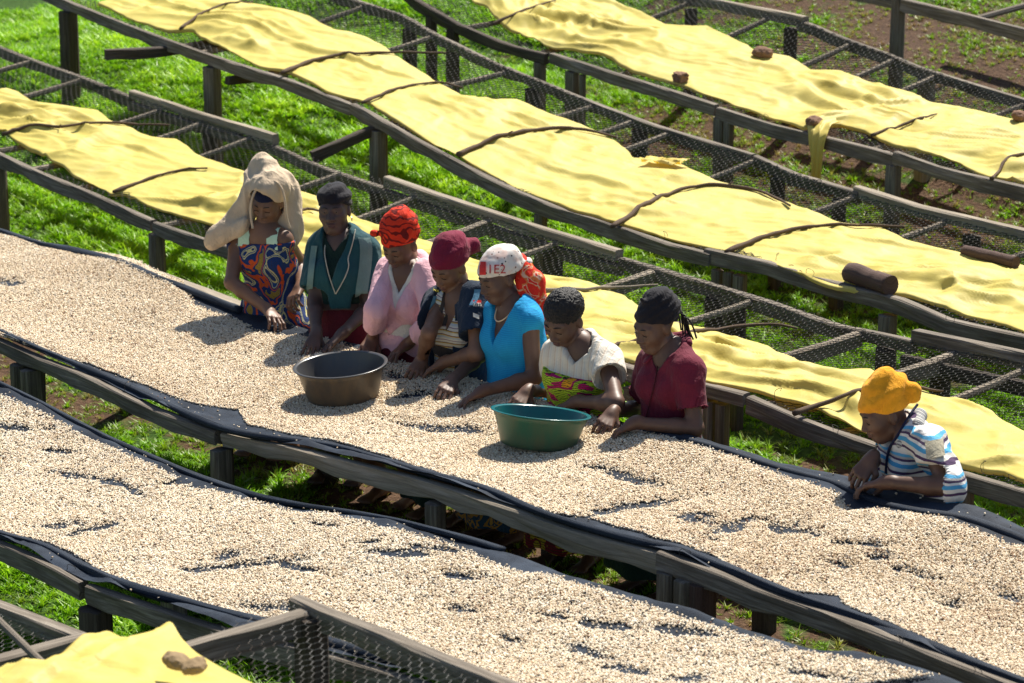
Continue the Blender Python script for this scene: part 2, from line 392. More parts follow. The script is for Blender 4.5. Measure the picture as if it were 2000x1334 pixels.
LIB = bpy.data.collections.new('library')          # prototypes of the scattered blades and beans, not part of the scene
def proto(name, V, F, mat, smooth=True):
    me = bpy.data.meshes.new(name); me.from_pydata([list(map(float, v)) for v in V], [], [list(f) for f in F]); me.materials.append(mat)
    if smooth: me.polygons.foreach_set('use_smooth', np.ones(len(me.polygons), bool))
    o = bpy.data.objects.new(name, me); LIB.objects.link(o); return o
def scatter(name, pts, rot, scale, tone, protos, mat, label, cat, idx=None, scale3=None):
    me = bpy.data.meshes.new(name); me.vertices.add(len(pts)); me.vertices.foreach_set('co', np.asarray(pts, np.float32).ravel())
    a = me.attributes.new('rot', 'FLOAT_VECTOR', 'POINT'); a.data.foreach_set('vector', np.asarray(rot, np.float32).ravel())
    a = me.attributes.new('siz', 'FLOAT_VECTOR', 'POINT'); a.data.foreach_set('vector', np.asarray(scale, np.float32).ravel())
    a = me.attributes.new('tone', 'FLOAT', 'POINT'); a.data.foreach_set('value', np.asarray(tone, np.float32))
    me.materials.append(mat)
    o = bpy.data.objects.new(name, me); COL.objects.link(o)
    ng = bpy.data.node_groups.new(name + '_scatter', 'GeometryNodeTree')
    ng.interface.new_socket('Geometry', in_out='INPUT', socket_type='NodeSocketGeometry'); ng.interface.new_socket('Geometry', in_out='OUTPUT', socket_type='NodeSocketGeometry')
    gi = ng.nodes.new('NodeGroupInput'); g_o = ng.nodes.new('NodeGroupOutput')
    join = ng.nodes.new('GeometryNodeJoinGeometry')
    def named(n, ty):
        q = ng.nodes.new('GeometryNodeInputNamedAttribute'); q.data_type = ty; q.inputs['Name'].default_value = n; return q.outputs[0]
    for k, pr in enumerate(protos):
        oi = ng.nodes.new('GeometryNodeObjectInfo'); oi.inputs['Object'].default_value = pr
        ip = ng.nodes.new('GeometryNodeInstanceOnPoints')
        m2p = ng.nodes.new('GeometryNodeMeshToPoints'); ng.links.new(gi.outputs[0], m2p.inputs['Mesh'])
        if len(protos) > 1:
            ix = ng.nodes.new('GeometryNodeInputIndex'); md = ng.nodes.new('FunctionNodeCompare'); md.data_type = 'INT'; md.operation = 'EQUAL'
            mo = ng.nodes.new('ShaderNodeMath'); mo.operation = 'MODULO'; mo.inputs[1].default_value = len(protos); ng.links.new(ix.outputs[0], mo.inputs[0])
            ng.links.new(mo.outputs[0], md.inputs[2]); md.inputs[3].default_value = k; ng.links.new(md.outputs[0], ip.inputs['Selection'])
        ng.links.new(m2p.outputs[0], ip.inputs['Points']); ng.links.new(oi.outputs['Geometry'], ip.inputs['Instance'])
        ng.links.new(named('rot', 'FLOAT_VECTOR'), ip.inputs['Rotation']); ng.links.new(named('siz', 'FLOAT_VECTOR'), ip.inputs['Scale'])
        ng.links.new(ip.outputs[0], join.inputs[0])
    ng.links.new(join.outputs[0], g_o.inputs[0])
    md_ = o.modifiers.new('scatter', 'NODES'); md_.node_group = ng
    return tag(o, label, cat, kind='stuff')
def tuft(seed, n, h, spread):
    r = np.random.default_rng(seed); V = []; F = []
    for i in range(n):
        an = r.random() * 6.283; b = np.array([math.cos(an), math.sin(an), 0]); s = np.array([-b[1], b[0], 0])
        base = b * r.random() * spread * .4; hh = h * (.5 + .6 * r.random()); le = hh * (.25 + .8 * r.random()); wd = .0032 * (1 + .6 * r.random())
        k = len(V)
        for t, ww in ((0, 1), (.5, .9), (1, .12)):
            c = base + b * le * t * t + UP * hh * (t - .25 * t * t * (le / hh)); V += [c - s * wd * ww, c + s * wd * ww]
        F += [(k, k + 1, k + 3, k + 2), (k + 2, k + 3, k + 5, k + 4)]
    return V, F
TUFTS = [proto('grass_tuft_%d' % i, *tuft(i, 11, .050 if i < 3 else .085, .04), GRASS, False) for i in range(4)]
n = 430000
u = rng.uniform(-21, -4.5, n); v = rng.uniform(3.2, 17, n)
P = W(u, v, ground_z(u, v)); q = proj(P)
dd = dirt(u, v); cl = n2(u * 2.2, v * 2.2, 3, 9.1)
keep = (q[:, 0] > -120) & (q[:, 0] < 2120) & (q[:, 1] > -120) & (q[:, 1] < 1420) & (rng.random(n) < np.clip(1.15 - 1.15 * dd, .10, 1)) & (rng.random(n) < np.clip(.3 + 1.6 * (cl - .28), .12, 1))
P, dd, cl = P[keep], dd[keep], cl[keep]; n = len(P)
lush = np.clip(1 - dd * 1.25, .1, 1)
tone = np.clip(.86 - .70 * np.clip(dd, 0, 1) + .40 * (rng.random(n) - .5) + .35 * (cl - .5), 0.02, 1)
sc = (.45 + .55 * rng.random(n)) * (.55 + .6 * lush) * (.75 + .7 * cl)
scatter('grass', P - UP * .006, np.stack([rng.normal(0, .16, n), rng.normal(0, .16, n), rng.random(n) * 6.283], -1), np.stack([sc * 1.25, sc * 1.25, sc], -1), tone, TUFTS, GRASS, 'short green grass growing between the drying tables', 'grass')
print('grass tufts', n)
# ------------------------------------------------------------------ drying tables
def rail_path(k, x0, x1, dz=0.0, dv=0.0):
    if k == 'B_far': dz -= .022
    """Part of a rail between two picture columns, as points along the rail line."""
    v, s, L = RAILS[k]; L = ext(L); xs = np.array([q[0] for q in L]); ys = np.array([q[1] for q in L])
    X = np.unique(np.r_[x0, xs[(xs > x0) & (xs < x1)], x1]); out = []
    for x in X:
        y = np.interp(x, xs, ys); u, z = on_v(x, y, v, s); out.append(W(u, v + s * (u + 8.5) + dv, z + dz))
    return np.array(out)
def rail_at(k, x, dz=0.0, dv=0.0):
    v, s, L = RAILS[k]; L = ext(L); y = np.interp(x, [q[0] for q in L], [q[1] for q in L]); u, z = on_v(x, y, v, s)
    return u, v + s * (u + 8.5) + dv, z + dz
def hexmesh(surffn, u0, u1, v0fn, v1fn, covered, a=.042, r=.0010, wob=.004):
    """Hexagonal chicken wire on a surface: every wire a thin three-sided rod."""
    dx = a * math.sqrt(3) / 2 * 1.0; dy = a
    s = a / math.sqrt(3)
    E0 = []; E1 = []
    nu = int((u1 - u0) / (1.5 * s)) + 2; vmin = float(np.min(v0fn(np.linspace(u0, u1, 20)))); vmax = float(np.max(v1fn(np.linspace(u0, u1, 20))))
    nv = int((vmax - vmin) / a) + 2
    i, j = np.meshgrid(np.arange(nu), np.arange(nv), indexing='ij'); i = i.ravel(); j = j.ravel()
    cu = u0 + i * 1.5 * s; cv = vmin + j * a + (i % 2) * a / 2
    ang = np.radians([0, 60, 120, 180])
    pu = cu[:, None] + s * np.cos(ang); pv = cv[:, None] + s * np.sin(ang)
    A = []; B = []
    for k in range(3): A.append(np.stack([pu[:, k], pv[:, k]], -1)); B.append(np.stack([pu[:, k + 1], pv[:, k + 1]], -1))
    A = np.concatenate(A); B = np.concatenate(B)
    def fit(Q):
        w1 = n2(Q[:, 0] * 7, Q[:, 1] * 7, 2, 1.1) - .5; w2 = n2(Q[:, 0] * 7, Q[:, 1] * 7, 2, 5.1) - .5
        w3 = n2(Q[:, 0] * 1.3, Q[:, 1] * 1.3, 2, 8.1) - .5; w4 = n2(Q[:, 0] * 1.3, Q[:, 1] * 1.3, 2, 15.1) - .5
        Q = Q + np.stack([w1, w2], -1) * .026 + np.stack([w3, w4], -1) * .12
        return Q
    A, B = fit(A), fit(B)
    lo = lambda Q: (Q[:, 1] > v0fn(Q[:, 0])) & (Q[:, 1] < v1fn(Q[:, 0])) & (Q[:, 0] > u0) & (Q[:, 0] < u1)
    ok = lo(A) & lo(B) & ~covered(A)
    A, B = A[ok], B[ok]
    def up3(Q): return W(Q[:, 0], Q[:, 1], surffn(Q[:, 0], Q[:, 1]) + .012 * (n2(Q[:, 0] * 5, Q[:, 1] * 5, 2, 2.2) - .5) + .05 * (n2(Q[:, 0] * 1.1, Q[:, 1] * 1.6, 2, 6.2) - .55))
    PA, PB = up3(A), up3(B); m = len(PA)
    d = PB - PA; d /= np.linalg.norm(d, axis=1)[:, None] + 1e-9
    s1 = np.cross(d, UP); s1 /= np.linalg.norm(s1, axis=1)[:, None] + 1e-9; s2 = np.cross(s1, d)
    V = np.empty((m, 6, 3))
    for k in range(3):
        o = r * (math.cos(k * 2.0944) * s1 + math.sin(k * 2.0944) * s2); V[:, k] = PA + o; V[:, 3 + k] = PB + o
    b = (np.arange(m) * 6)[:, None]
    F = np.concatenate([b + np.array([[k, (k + 1) % 3, 3 + (k + 1) % 3, 3 + k]]) for k in range(3)])
    return V.reshape(-1, 3), F
def poly_fn(T, pts, h=.01):
    q = np.array([hit(T, x, y, h)[:2] for x, y in pts]); q = q[np.argsort(q[:, 0])]
    return q[:, 0], q[:, 1]

TABLE_LABELS = {
 'B': 'wooden drying table in front, its beans on black net with the rolled edge',
 'C': 'wooden sorting table the seven women stand at, covered in beans',
 'D': 'drying table behind the women, half open wire mesh and yellow sheet',
 'E': 'long drying table second behind the women, log lying on its yellow sheet',
 'F': 'upper right drying table with stones holding down its yellow sheet',
 'G': 'drying table in the top right corner, only its front rail showing',
 'A': 'broken bare mesh table in the lower left corner with a high end post',
}
TAB = {}
def table(T, loc):
    TAB[T] = empty('drying_table', loc, TABLE_LABELS[T], 'table', 'raised drying tables in rows')
    return TAB[T]
def part(name, m, mat, T, smooth=False):
    return mesh_obj(name, m[0], m[1], mat, TAB[T], smooth, m[2] if len(m) > 2 else None)
def add_post(T, k, x, w=.10, d=None, dz=-.03, dv=0.0, mat=None, lean=0.0):
    u, v, z = rail_at(k, x, dz, dv); gz = float(ground_z(u, v)) - .08
    part('post', post_mesh(W(u, v, z), W(u + lean, v, gz), w, d, rot=random.uniform(-.2, .2)), mat or WOOD, T)
def add_cross(T, xf, rad=.022, over=0.0, drop=.012, mat=None, square=False):
    """A cross bar whose back end meets the far rail at picture column xf."""
    u, v, z = rail_at(T + '_far', xf); vn = float(rail_v(T + '_near', u))
    vs = np.linspace(vn - over, v - .02, 9)
    zz = surf(T, np.full(9, u), vs) - drop - rad
    zz = np.where(vs < vn, float(surf(T, u, vn)) - drop - rad - (vn - vs) * .12, zz)
    P = W(u + .03 * (np.linspace(0, 1, 9) - .5) * random.uniform(-1, 1), vs, zz)
    if square: part('crossbar', plank(P + UP * rad, .05, .075), mat or WOOD_DARK, T)
    else:
        P, s = resample(P, .12); r = rad * (1 + .25 * (np.array([vnoise(np.array([q * 3, 0.5, u])) for q in s]) - .5))
        part('crossbar', tube(P, r, 8), mat or WOOD, T)
for T, x in (('B', 300), ('C', 900), ('D', 1000), ('E', 1000), ('F', 1400)):
    u, v, z = rail_at(T + '_near', x); table(T, W(u, v, float(ground_z(u, v))))
# rails: each board by itself (picture columns of its two ends)
BOARDS = [
 ('B', 'B_near', -150, 163, .045, .085, 0, 0, WOOD), ('B', 'B_near', 172, 980, .045, .085, -.004, .006, WOOD),
 ('B', 'B_far', -150, 450, .05, .08, -.02, .02, WOOD), ('B', 'B_far', 455, 1180, .05, .08, -.02, .02, WOOD), ('B', 'B_far', 1190, 2000, .05, .08, -.02, .02, WOOD),
 ('C', 'C_near', -150, 428, .05, .085, 0, 0, WOOD), ('C', 'C_near', 436, 1292, .05, .082, -.002, .01, WOOD_PALE), ('C', 'C_near', 1290, 2060, .05, .085, .012, 0, WOOD),
 ('C', 'C_far', -150, 240, .06, .09, -.01, 0, WOOD), ('C', 'C_far', 244, 520, .10, .10, .015, .03, WOOD_PALE), ('C', 'C_far', 530, 1330, .06, .09, -.015, 0, WOOD), ('C', 'C_far', 1335, 1915, .06, .09, -.01, .01, WOOD), ('C', 'C_far', 1918, 2150, .08, .09, -.03, .02, WOOD_PALE),
 ('D', 'D_near', -150, 300, .045, .085, 0, 0, WOOD), ('D', 'D_near', 304, 1385, .045, .085, -.004, 0, WOOD), ('D', 'D_near', 1378, 1462, .05, .07, .01, -.01, WOOD), ('D', 'D_near', 1466, 2150, .045, .085, 0, 0, WOOD),
 ('D', 'D_far', -150, 258, .045, .08, -.01, 0, WOOD), ('D', 'D_far', 254, 752, .045, .07, -.04, 0, WOOD), ('D', 'D_far', 256, 536, .05, .075, .03, .01, WOOD_PALE), ('D', 'D_far', 754, 1208, .055, .075, .03, .008, WOOD_PALE), ('D', 'D_far', 748, 1212, .045, .07, -.05, 0, WOOD), ('D', 'D_far', 1214, 1786, .05, .08, -.005, 0, WOOD), ('D', 'D_far', 1782, 2150, .06, .09, .045, .02, WOOD), ('D', 'D_far', 1800, 2150, .05, .08, -.05, -.12, WOOD_DARK),
 ('E', 'E_near', 60, 688, .045, .085, 0, 0, WOOD), ('E', 'E_near', 692, 1392, .045, .085, .01, -.008, WOOD), ('E', 'E_near', 1378, 2150, .05, .09, .025, .01, WOOD),
 ('E', 'E_far', 620, 984, .045, .075, 0, 0, WOOD), ('E', 'E_far', 988, 1472, .045, .075, 0, 0, WOOD), ('E', 'E_far', 1476, 1680, .045, .075, 0, 0, WOOD), ('E', 'E_far', 1670, 2150, .06, .075, .025, .012, WOOD_PALE),
 ('F', 'F_near', 740, 1068, .045, .08, 0, 0, WOOD_DARK), ('F', 'F_near', 1078, 1400, .05, .085, .012, 0, WOOD), ('F', 'F_near', 1404, 1748, .045, .085, 0, 0, WOOD), ('F', 'F_near', 1752, 2150, .05, .085, .018, -.01, WOOD),
 ('F', 'F_far', 1290, 1572, .055, .08, .02, .01, WOOD_PALE), ('F', 'F_far', 1562, 2150, .045, .08, -.005, 0, WOOD),
]
for T, k, x0, x1, wd, h, dz, dv, mt in BOARDS:
    part('rail', plank(rail_path(k, x0, x1, dz, dv), wd, h * .86, twist=random.uniform(-.08, .08)), mt, T)
u, v, z = rail_at('G_near', 1790); table('G', W(u, v, float(ground_z(u, v))))
part('rail', plank(rail_path('G_near', 1640, 2150), .05, .085), WOOD, 'G')
add_post('G', 'G_near', 1755, .085, dz=.02)
pg = rail_path('G_near', 1640, 2150)
part('rail', plank(pg + D2 * 1.3 + UP * .12, .05, .085), WOOD, 'G')
for x in (1700, 1900, 2060):
    a = np.array(W(*rail_at('G_near', x, -.03))); part('crossbar', tube(resample(np.array([a, a + D2 * 1.3 + UP * .12]), .2)[0], .022, 8), WOOD, 'G')
# posts
for x, w_, m_ in ((185, .115, WOOD_DARK), (1000, .11, WOOD)): add_post('B', 'B_near', x, w_, mat=m_, dz=-.09)
for x in (330, 1150): add_post('B', 'B_far', x, .10, dz=-.11, mat=WOOD)
for x, w_, d_ in ((38, .06, .1), (62, .055, .12), (432, .07, .1), (850, .075, .075), (1308, .07, .10), (1345, .075, .11), (1374, .055, .1)): add_post('C', 'C_near', x, w_, d_, dz=-.085 if x < 1300 else -.06, mat=WOOD if x != 1374 else LOG)
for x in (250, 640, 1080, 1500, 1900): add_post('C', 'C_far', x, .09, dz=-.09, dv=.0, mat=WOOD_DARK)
for x, w_ in ((-6, .10), (305, .085), (690, .09), (1386, .075), (1412, .06), (1880, .09)): add_post('D', 'D_near', x, w_, dz=-.075, mat=WOOD)
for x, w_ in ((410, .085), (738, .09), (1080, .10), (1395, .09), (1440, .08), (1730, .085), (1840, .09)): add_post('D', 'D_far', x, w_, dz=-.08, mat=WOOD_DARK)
for x, w_ in ((132, .12), (413, .105), (738, .10), (1056, .07), (1402, .06), (1424, .055), (1446, .07), (1735, .09)): add_post('E', 'E_near', x, w_, dz=-.08, mat=WOOD if x > 200 else WOOD_DARK)
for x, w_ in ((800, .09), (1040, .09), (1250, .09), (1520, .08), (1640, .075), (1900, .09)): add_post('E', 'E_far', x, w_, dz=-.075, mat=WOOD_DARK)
for x, w_ in ((842, .07), (884, .085), (1054, .075), (1118, .085), (1138, .04), (1406, .07), (1424, .06), (1746, .085)): add_post('F', 'F_near', x, w_, dz=-.07, mat=WOOD_DARK if x < 1000 else WOOD)
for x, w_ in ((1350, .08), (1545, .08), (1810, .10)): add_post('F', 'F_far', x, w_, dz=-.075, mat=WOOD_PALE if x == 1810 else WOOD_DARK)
# cross bars
for x in (60, 162, 317, 398, 492, 667, 817, 962, 1092, 1283, 1472, 1682, 1872, 2010): add_cross('D', x, .02, mat=WOOD_PALE, square=x in (962, 1283, 1682, 1872))
for x in (712, 847, 990, 1157, 1238, 1307, 1476, 1672, 1852, 2040): add_cross('E', x, .02, mat=WOOD_PALE)
for x in (1200, 1346, 1502, 1662, 1747, 1832, 2003): add_cross('F', x, .02, mat=WOOD_PALE)
# two dark beams that stick out in front of the second table
for xa, ya, xb in ((205, 98, 330), (607, 296, 735)):
    u, v, z = rail_at('E_near', xb, -.045); u2, z2 = on_v(xa, ya, v - .42); P = np.array([W(u2, v - .42, z2), W(u, v, z), W(u + .05, v + .5, z + .03)])
    part('crossbar', plank(P, .055, .07), WOOD_DARK, 'E')
u, v, z = rail_at('E_near', 458, -.09); part('crossbar', plank(np.array([W(u, v - .06, z), W(u, v + .4, z)]), .06, .05), WOOD_DARK, 'E')
u, v, z = rail_at('D_near', 1240, -.1); part('crossbar', plank(np.array([W(u, v - .05, z), W(u, v + .6, z)]), .06, .06), WOOD, 'D')

# loose ends of wire standing up along the front rails
for T, xs in (('B', (60, 120, 400, 560)), ('C', (240, 340, 520, 1320, 1760, 1900)), ('D', (90, 330, 1500, 1640, 1905, 1950)), ('E', (180, 380, 560, 880, 1290, 1505, 1530, 1555, 1590, 1870)), ('F', (1120, 1290, 1480, 1830))):
    for x in xs:
        u, v, z = rail_at(T + '_near', x); hh = random.uniform(.03, .075); q = np.array(W(u, v + random.uniform(-.01, .05), z - .01)); a_ = random.uniform(0, 6.28)
        P = np.array([q + UP * hh * math.sin(t * 2.4) + (D1 * math.cos(a_) + D2 * math.sin(a_)) * .06 * t + D1 * .012 * math.sin(t * 9 + a_) for t in np.linspace(0, 1, 9)])
        part('loose_wire', tube(smooth_path(P, 1), .0013, 5), WIRE, T, True)
# tarpaulin outlines (traced): near edge, far edge
TARPS = {
 'D': ([(-120,215),(0,258),(70,295),(140,335),(215,380),(245,378),(300,405),(410,437),(520,470),(640,515),(760,560),(900,600),(1040,650),(1150,685),(1230,703),(1390,748),(1500,768),(1600,803),(1700,850),(1790,880),(1880,912),(1960,922),(2000,940),(2150,1000)],
       [(-120,120),(0,168),(60,200),(110,206),(190,216),(230,243),(290,268),(345,272),(380,300),(420,318),(470,334),(530,360),(600,385),(690,428),(760,450),(860,480),(960,520),(1055,542),(1150,552),(1210,577),(1300,627),(1345,641),(1400,655),(1500,682),(1590,722),(1700,726),(1780,760),(1900,790),(2000,845),(2150,900)]),
 'E': ([(120,-30),(200,10),(250,38),(330,62),(380,64),(430,95),(510,130),(560,140),(640,180),(700,194),(780,235),(850,285),(900,305),(1000,365),(1100,405),(1180,430),(1250,450),(1370,480),(1440,494),(1500,515),(1570,540),(1640,564),(1750,580),(1850,600),(2000,650),(2150,700)],
       [(380,-28),(480,5),(560,20),(600,32),(650,60),(720,75),(755,95),(800,130),(860,165),(900,188),(960,195),(1010,196),(1050,215),(1100,235),(1160,255),(1200,280),(1240,310),(1330,325),(1400,355),(1450,370),(1500,380),(1570,410),(1640,435),(1720,450),(1770,472),(1850,490),(2000,522),(2150,565)]),
 'F': ([(880,-30),(950,20),(1000,60),(1080,95),(1170,105),(1240,140),(1310,160),(1400,190),(1500,230),(1570,252),(1640,246),(1690,258),(1720,275),(1800,296),(1880,320),(1930,346),(2000,355),(2150,400)],
       [(1050,-28),(1190,2),(1250,30),(1300,50),(1380,52),(1430,75),(1480,103),(1540,112),(1580,138),(1640,143),(1700,165),(1780,185),(1820,203),(1900,216),(2000,240),(2150,285)]),
}
TFN = {}
for T, (a, b) in TARPS.items(): TFN[T] = (poly_fn(T, a), poly_fn(T, b))
def tarp_cover(T, Q, m=.05):
    (ua, va), (ub, vb) = TFN[T]
    return (Q[:, 1] > np.interp(Q[:, 0], ua, va) + m) & (Q[:, 1] < np.interp(Q[:, 0], ub, vb) - m)
for T in 'DEF':
    v0, s0, U, Z = RU[T + '_near']; U2 = RU[T + '_far'][2]
    ulo, uhi = min(U.min(), U2.min()) - .1, max(U.max(), U2.max()) + .1
    V, F = hexmesh(lambda a, b, T=T: surf(T, a, b) + .004, ulo, uhi, lambda a, T=T: rail_v(T + '_near', a) + 0 * a, lambda a, T=T: rail_v(T + '_far', a) + 0 * a, lambda Q, T=T: tarp_cover(T, Q), a=.040, r={'D': .0018, 'E': .0023, 'F': .0023}[T])
    tag(mesh_obj('wire_mesh', V, F, WIRE, TAB[T]), kind='stuff'); print('wire', T, len(F))

# ------------------------------------------------------------------ yellow tarpaulins
def folds(u, s, seed, amp=1.0):
    """Creases of a sheet: soft rolls, long folds that run with the table, diagonal folds and small crumples (metres)."""
    w1 = n2(u * .9 + seed, s * 1.4, 2, seed)
    a = n2(u * 1.3 + 1.2 * s, s * 1.6 + seed, 2, seed + 3.3)
    r1 = 1 - np.abs(2 * n2(u * .75 + seed, s * 5.0 - .9 * u + 2.2 * w1, 2, seed + 7.7) - 1)
    r2 = 1 - np.abs(2 * n2(u * 1.6 + s * 1.8 + 1.5 * w1, s * 3.6 - 2.2 * u + seed, 2, seed + 14.) - 1)
    r3 = 1 - np.abs(2 * n2(u * 5.0 + s * 3, s * 6.0 - 1.8 * u + seed, 2, seed + 11.) - 1)
    m = np.clip(2.4 * (n2(u * .8 + 5, s * 1.1, 2, seed + 20) - .30), .05, 1.2); m2 = np.clip(2.4 * (n2(u * .9 + 15, s * 1.1, 2, seed + 33) - .30), .05, 1.2)
    def sharp(r, c, p=1.0): return np.clip((r - c) / (1 - c), 0, 1) ** p
    r4 = 1 - np.abs(2 * n2(u * 1.9 + seed, s * 15 - 5 * u + 3 * w1, 2, seed + 44.) - 1)
    return amp * (.022 * (a - .4) + .034 * (.2 + m) * sharp(r1, .74) + .032 * m2 * sharp(r2, .74) + .012 * (.2 + m) * sharp(r3, .62) + .009 * (.2 + m2) * sharp(r4, .66))
def tarp_z(T, u, v):
    (ua, va), (ub, vb) = TFN[T]; a, b = np.interp(u, ua, va), np.interp(u, ub, vb)
    s = np.clip((v - a) / np.maximum(b - a, .05), 0, 1)
    e = np.clip(np.minimum(s, 1 - s) * 5, 0, 1)
    amp = {'D': 1.35, 'E': 1.15, 'F': 1.55}[T]
    return surf(T, u, v) + .012 + folds(u, v - a, ord(T) * .37, amp) * (.35 + .65 * e) + .02 * np.sin(np.pi * s) 
def tarp(T, label):
    (ua, va), (ub, vb) = TFN[T]; us = np.arange(max(ua.min(), ub.min()) - .1, max(ua.max(), ub.max()), .018); ns = 72
    a, b = np.interp(us, ua, va), np.interp(us, ub, vb)
    a = a + .018 * (n2(us * 6, 0 * us, 2, ord(T)) - .5) * 2; b = b + .02 * (n2(us * 6, 0 * us, 2, ord(T) + 3) - .5) * 2
    s = np.linspace(0, 1, ns); UU_ = np.repeat(us[:, None], ns, 1); VV_ = a[:, None] + (b - a)[:, None] * s[None]
    ZZ = tarp_z(T, UU_, VV_)
    lip = .035 * n2(us * 3.1, 0 * us, 2, ord(T) + 9)                        # turned-down hem on the front edge
    P = W(UU_, VV_, ZZ)
    hem = np.stack([W(us, a - .010, ZZ[:, 0] - .25 * lip), W(us, a - .004, ZZ[:, 0] - lip)][::-1], 1)
    P = np.concatenate([hem, P], 1); m = ns + 2
    c = P[len(us) // 2, ns // 2]
    o = mesh_obj('tarpaulin', P.reshape(-1, 3), grid_faces(len(us), m)[:, ::-1], TARP, smooth=True, loc=c)
    return tag(o, label, 'tarpaulin', 'yellow tarpaulins over the tables')
tarp('D', 'crumpled yellow tarpaulin on the table right behind the women')
tarp('E', 'long smooth yellow tarpaulin crossed by bent sticks, second row behind the women')
tarp('F', 'pale creased yellow tarpaulin on the upper right table, weighted with stones')

# ------------------------------------------------------------------ bean tables: black nets and beans
BEANS = {
 'B': ([(-120,985),(0,1040),(100,1062),(180,1106),(280,1150),(340,1166),(420,1190),(520,1216),(640,1248),(730,1278),(820,1302),(1000,1365),(1300,1450)],
       [(-120,720),(0,772),(62,790),(100,810),(140,831),(175,850),(250,872),(300,890),(362,905),(450,940),(525,974),(575,989),(635,992),(710,1000),(740,1020),(800,1045),(875,1070),(925,1090),(975,1114),(1030,1124),(1065,1118),(1100,1140),(1200,1160),(1280,1185),(1320,1210),(1430,1225),(1525,1250),(1600,1270),(1655,1296),(1740,1296),(1850,1312),(1900,1330),(2100,1400)]),
 'C': ([(-120,612),(0,655),(100,690),(200,720),(260,745),(330,772),(395,790),(468,800),(482,830),(560,846),(640,858),(720,881),(800,906),(860,928),(950,952),(1030,985),(1080,1003),(1150,1011),(1250,1040),(1350,1070),(1400,1090),(1450,1118),(1530,1152),(1640,1164),(1650,1182),(1720,1210),(1800,1240),(1900,1290),(1960,1315),(2100,1375)],
       [(-120,425),(0,457),(60,470),(120,487),(230,500),(300,530),(350,555),(372,600),(440,622),(500,648),(560,655),(640,668),(700,690),(760,706),(850,724),(930,745),(1000,772),(1100,800),(1200,832),(1250,846),(1340,872),(1440,900),(1500,925),(1560,945),(1620,962),(1650,1000),(1700,998),(1780,1005),(1850,1020),(1930,1050),(1960,1066),(2000,1072),(2150,1130)]),
}
BFN = {T: (poly_fn(T, a, .02), poly_fn(T, b, .02)) for T, (a, b) in BEANS.items()}
def bed_h(T, u, v):
    h = .012 + .026 * (n2(u * 1.6, v * 2.2, 2, 4.4) - .35) + .020 * (n2(u * 2.6, v * 6.5 - 1.5 * u, 2, 8.4) - .5)
    return np.clip(h, .002, .06) * (1.0 if T == 'C' else .75)
# bare patches of net in the beans: centre, half length, half height (picture), tilt
BARE = {
 'C': [(840,834,48,8,.12),(905,838,34,7,.1),(1172,914,22,5,.1),(1215,930,40,8,.28),(1255,938,28,6,.2),(1250,985,62,7,-.14),(1180,1000,26,4,-.2),(1370,1015,34,12,.1),(1425,1028,42,15,-.3),(1545,1034,34,10,.12),(1650,1060,16,5,0),(1700,1062,24,6,.1),(1720,1090,20,8,.1),(1640,1100,20,7,.1),(1790,1122,30,6,.25),(1965,1163,24,8,.2),(8,550,26,7,.1),(1165,960,14,6,0),(1090,880,10,3,.1),(800,772,30,5,-.1),(1240,820,24,7,.2),(1100,955,12,4,0),(1480,1010,16,4,.3),(1540,1000,14,3,.1),(1500,1080,12,4,.1),(1850,1180,16,5,.2),(1890,1075,12,4,.2),(770,735,16,6,.1),(520,640,40,8,.1)],
 'B': [(28,832,34,6,.05),(118,880,22,5,.1),(165,930,40,6,.12),(205,938,42,8,.2),(245,948,26,7,.5),(240,985,14,12,.5),(270,912,14,5,.2),(190,1030,34,6,-.2),(112,1025,30,7,-.1),(370,938,30,6,-.1),(395,948,18,5,.1),(500,1100,60,7,-.08),(575,1106,40,8,.25),(440,1085,26,8,-.2),(390,1112,22,6,0),(670,1136,14,6,.1),(530,1185,40,7,0),(380,1160,12,6,.2),(630,1022,20,5,.1),(718,1055,16,5,0),(785,1078,44,7,.05),(860,1070,30,6,.1),(900,1125,20,7,.1),(1190,1220,44,9,.1),(1140,1268,34,8,.3),(1330,1230,36,9,.1),(1230,1305,40,7,.1),(1340,1322,24,8,0),(1590,1315,46,7,.1),(480,985,14,5,.1),(340,1020,10,5,.2),(155,1000,10,6,.4),(720,1165,10,5,0),(900,1190,18,5,.1),(1000,1250,16,5,.2),(1080,1200,22,5,.1),(830,1000,14,4,.1)],
}
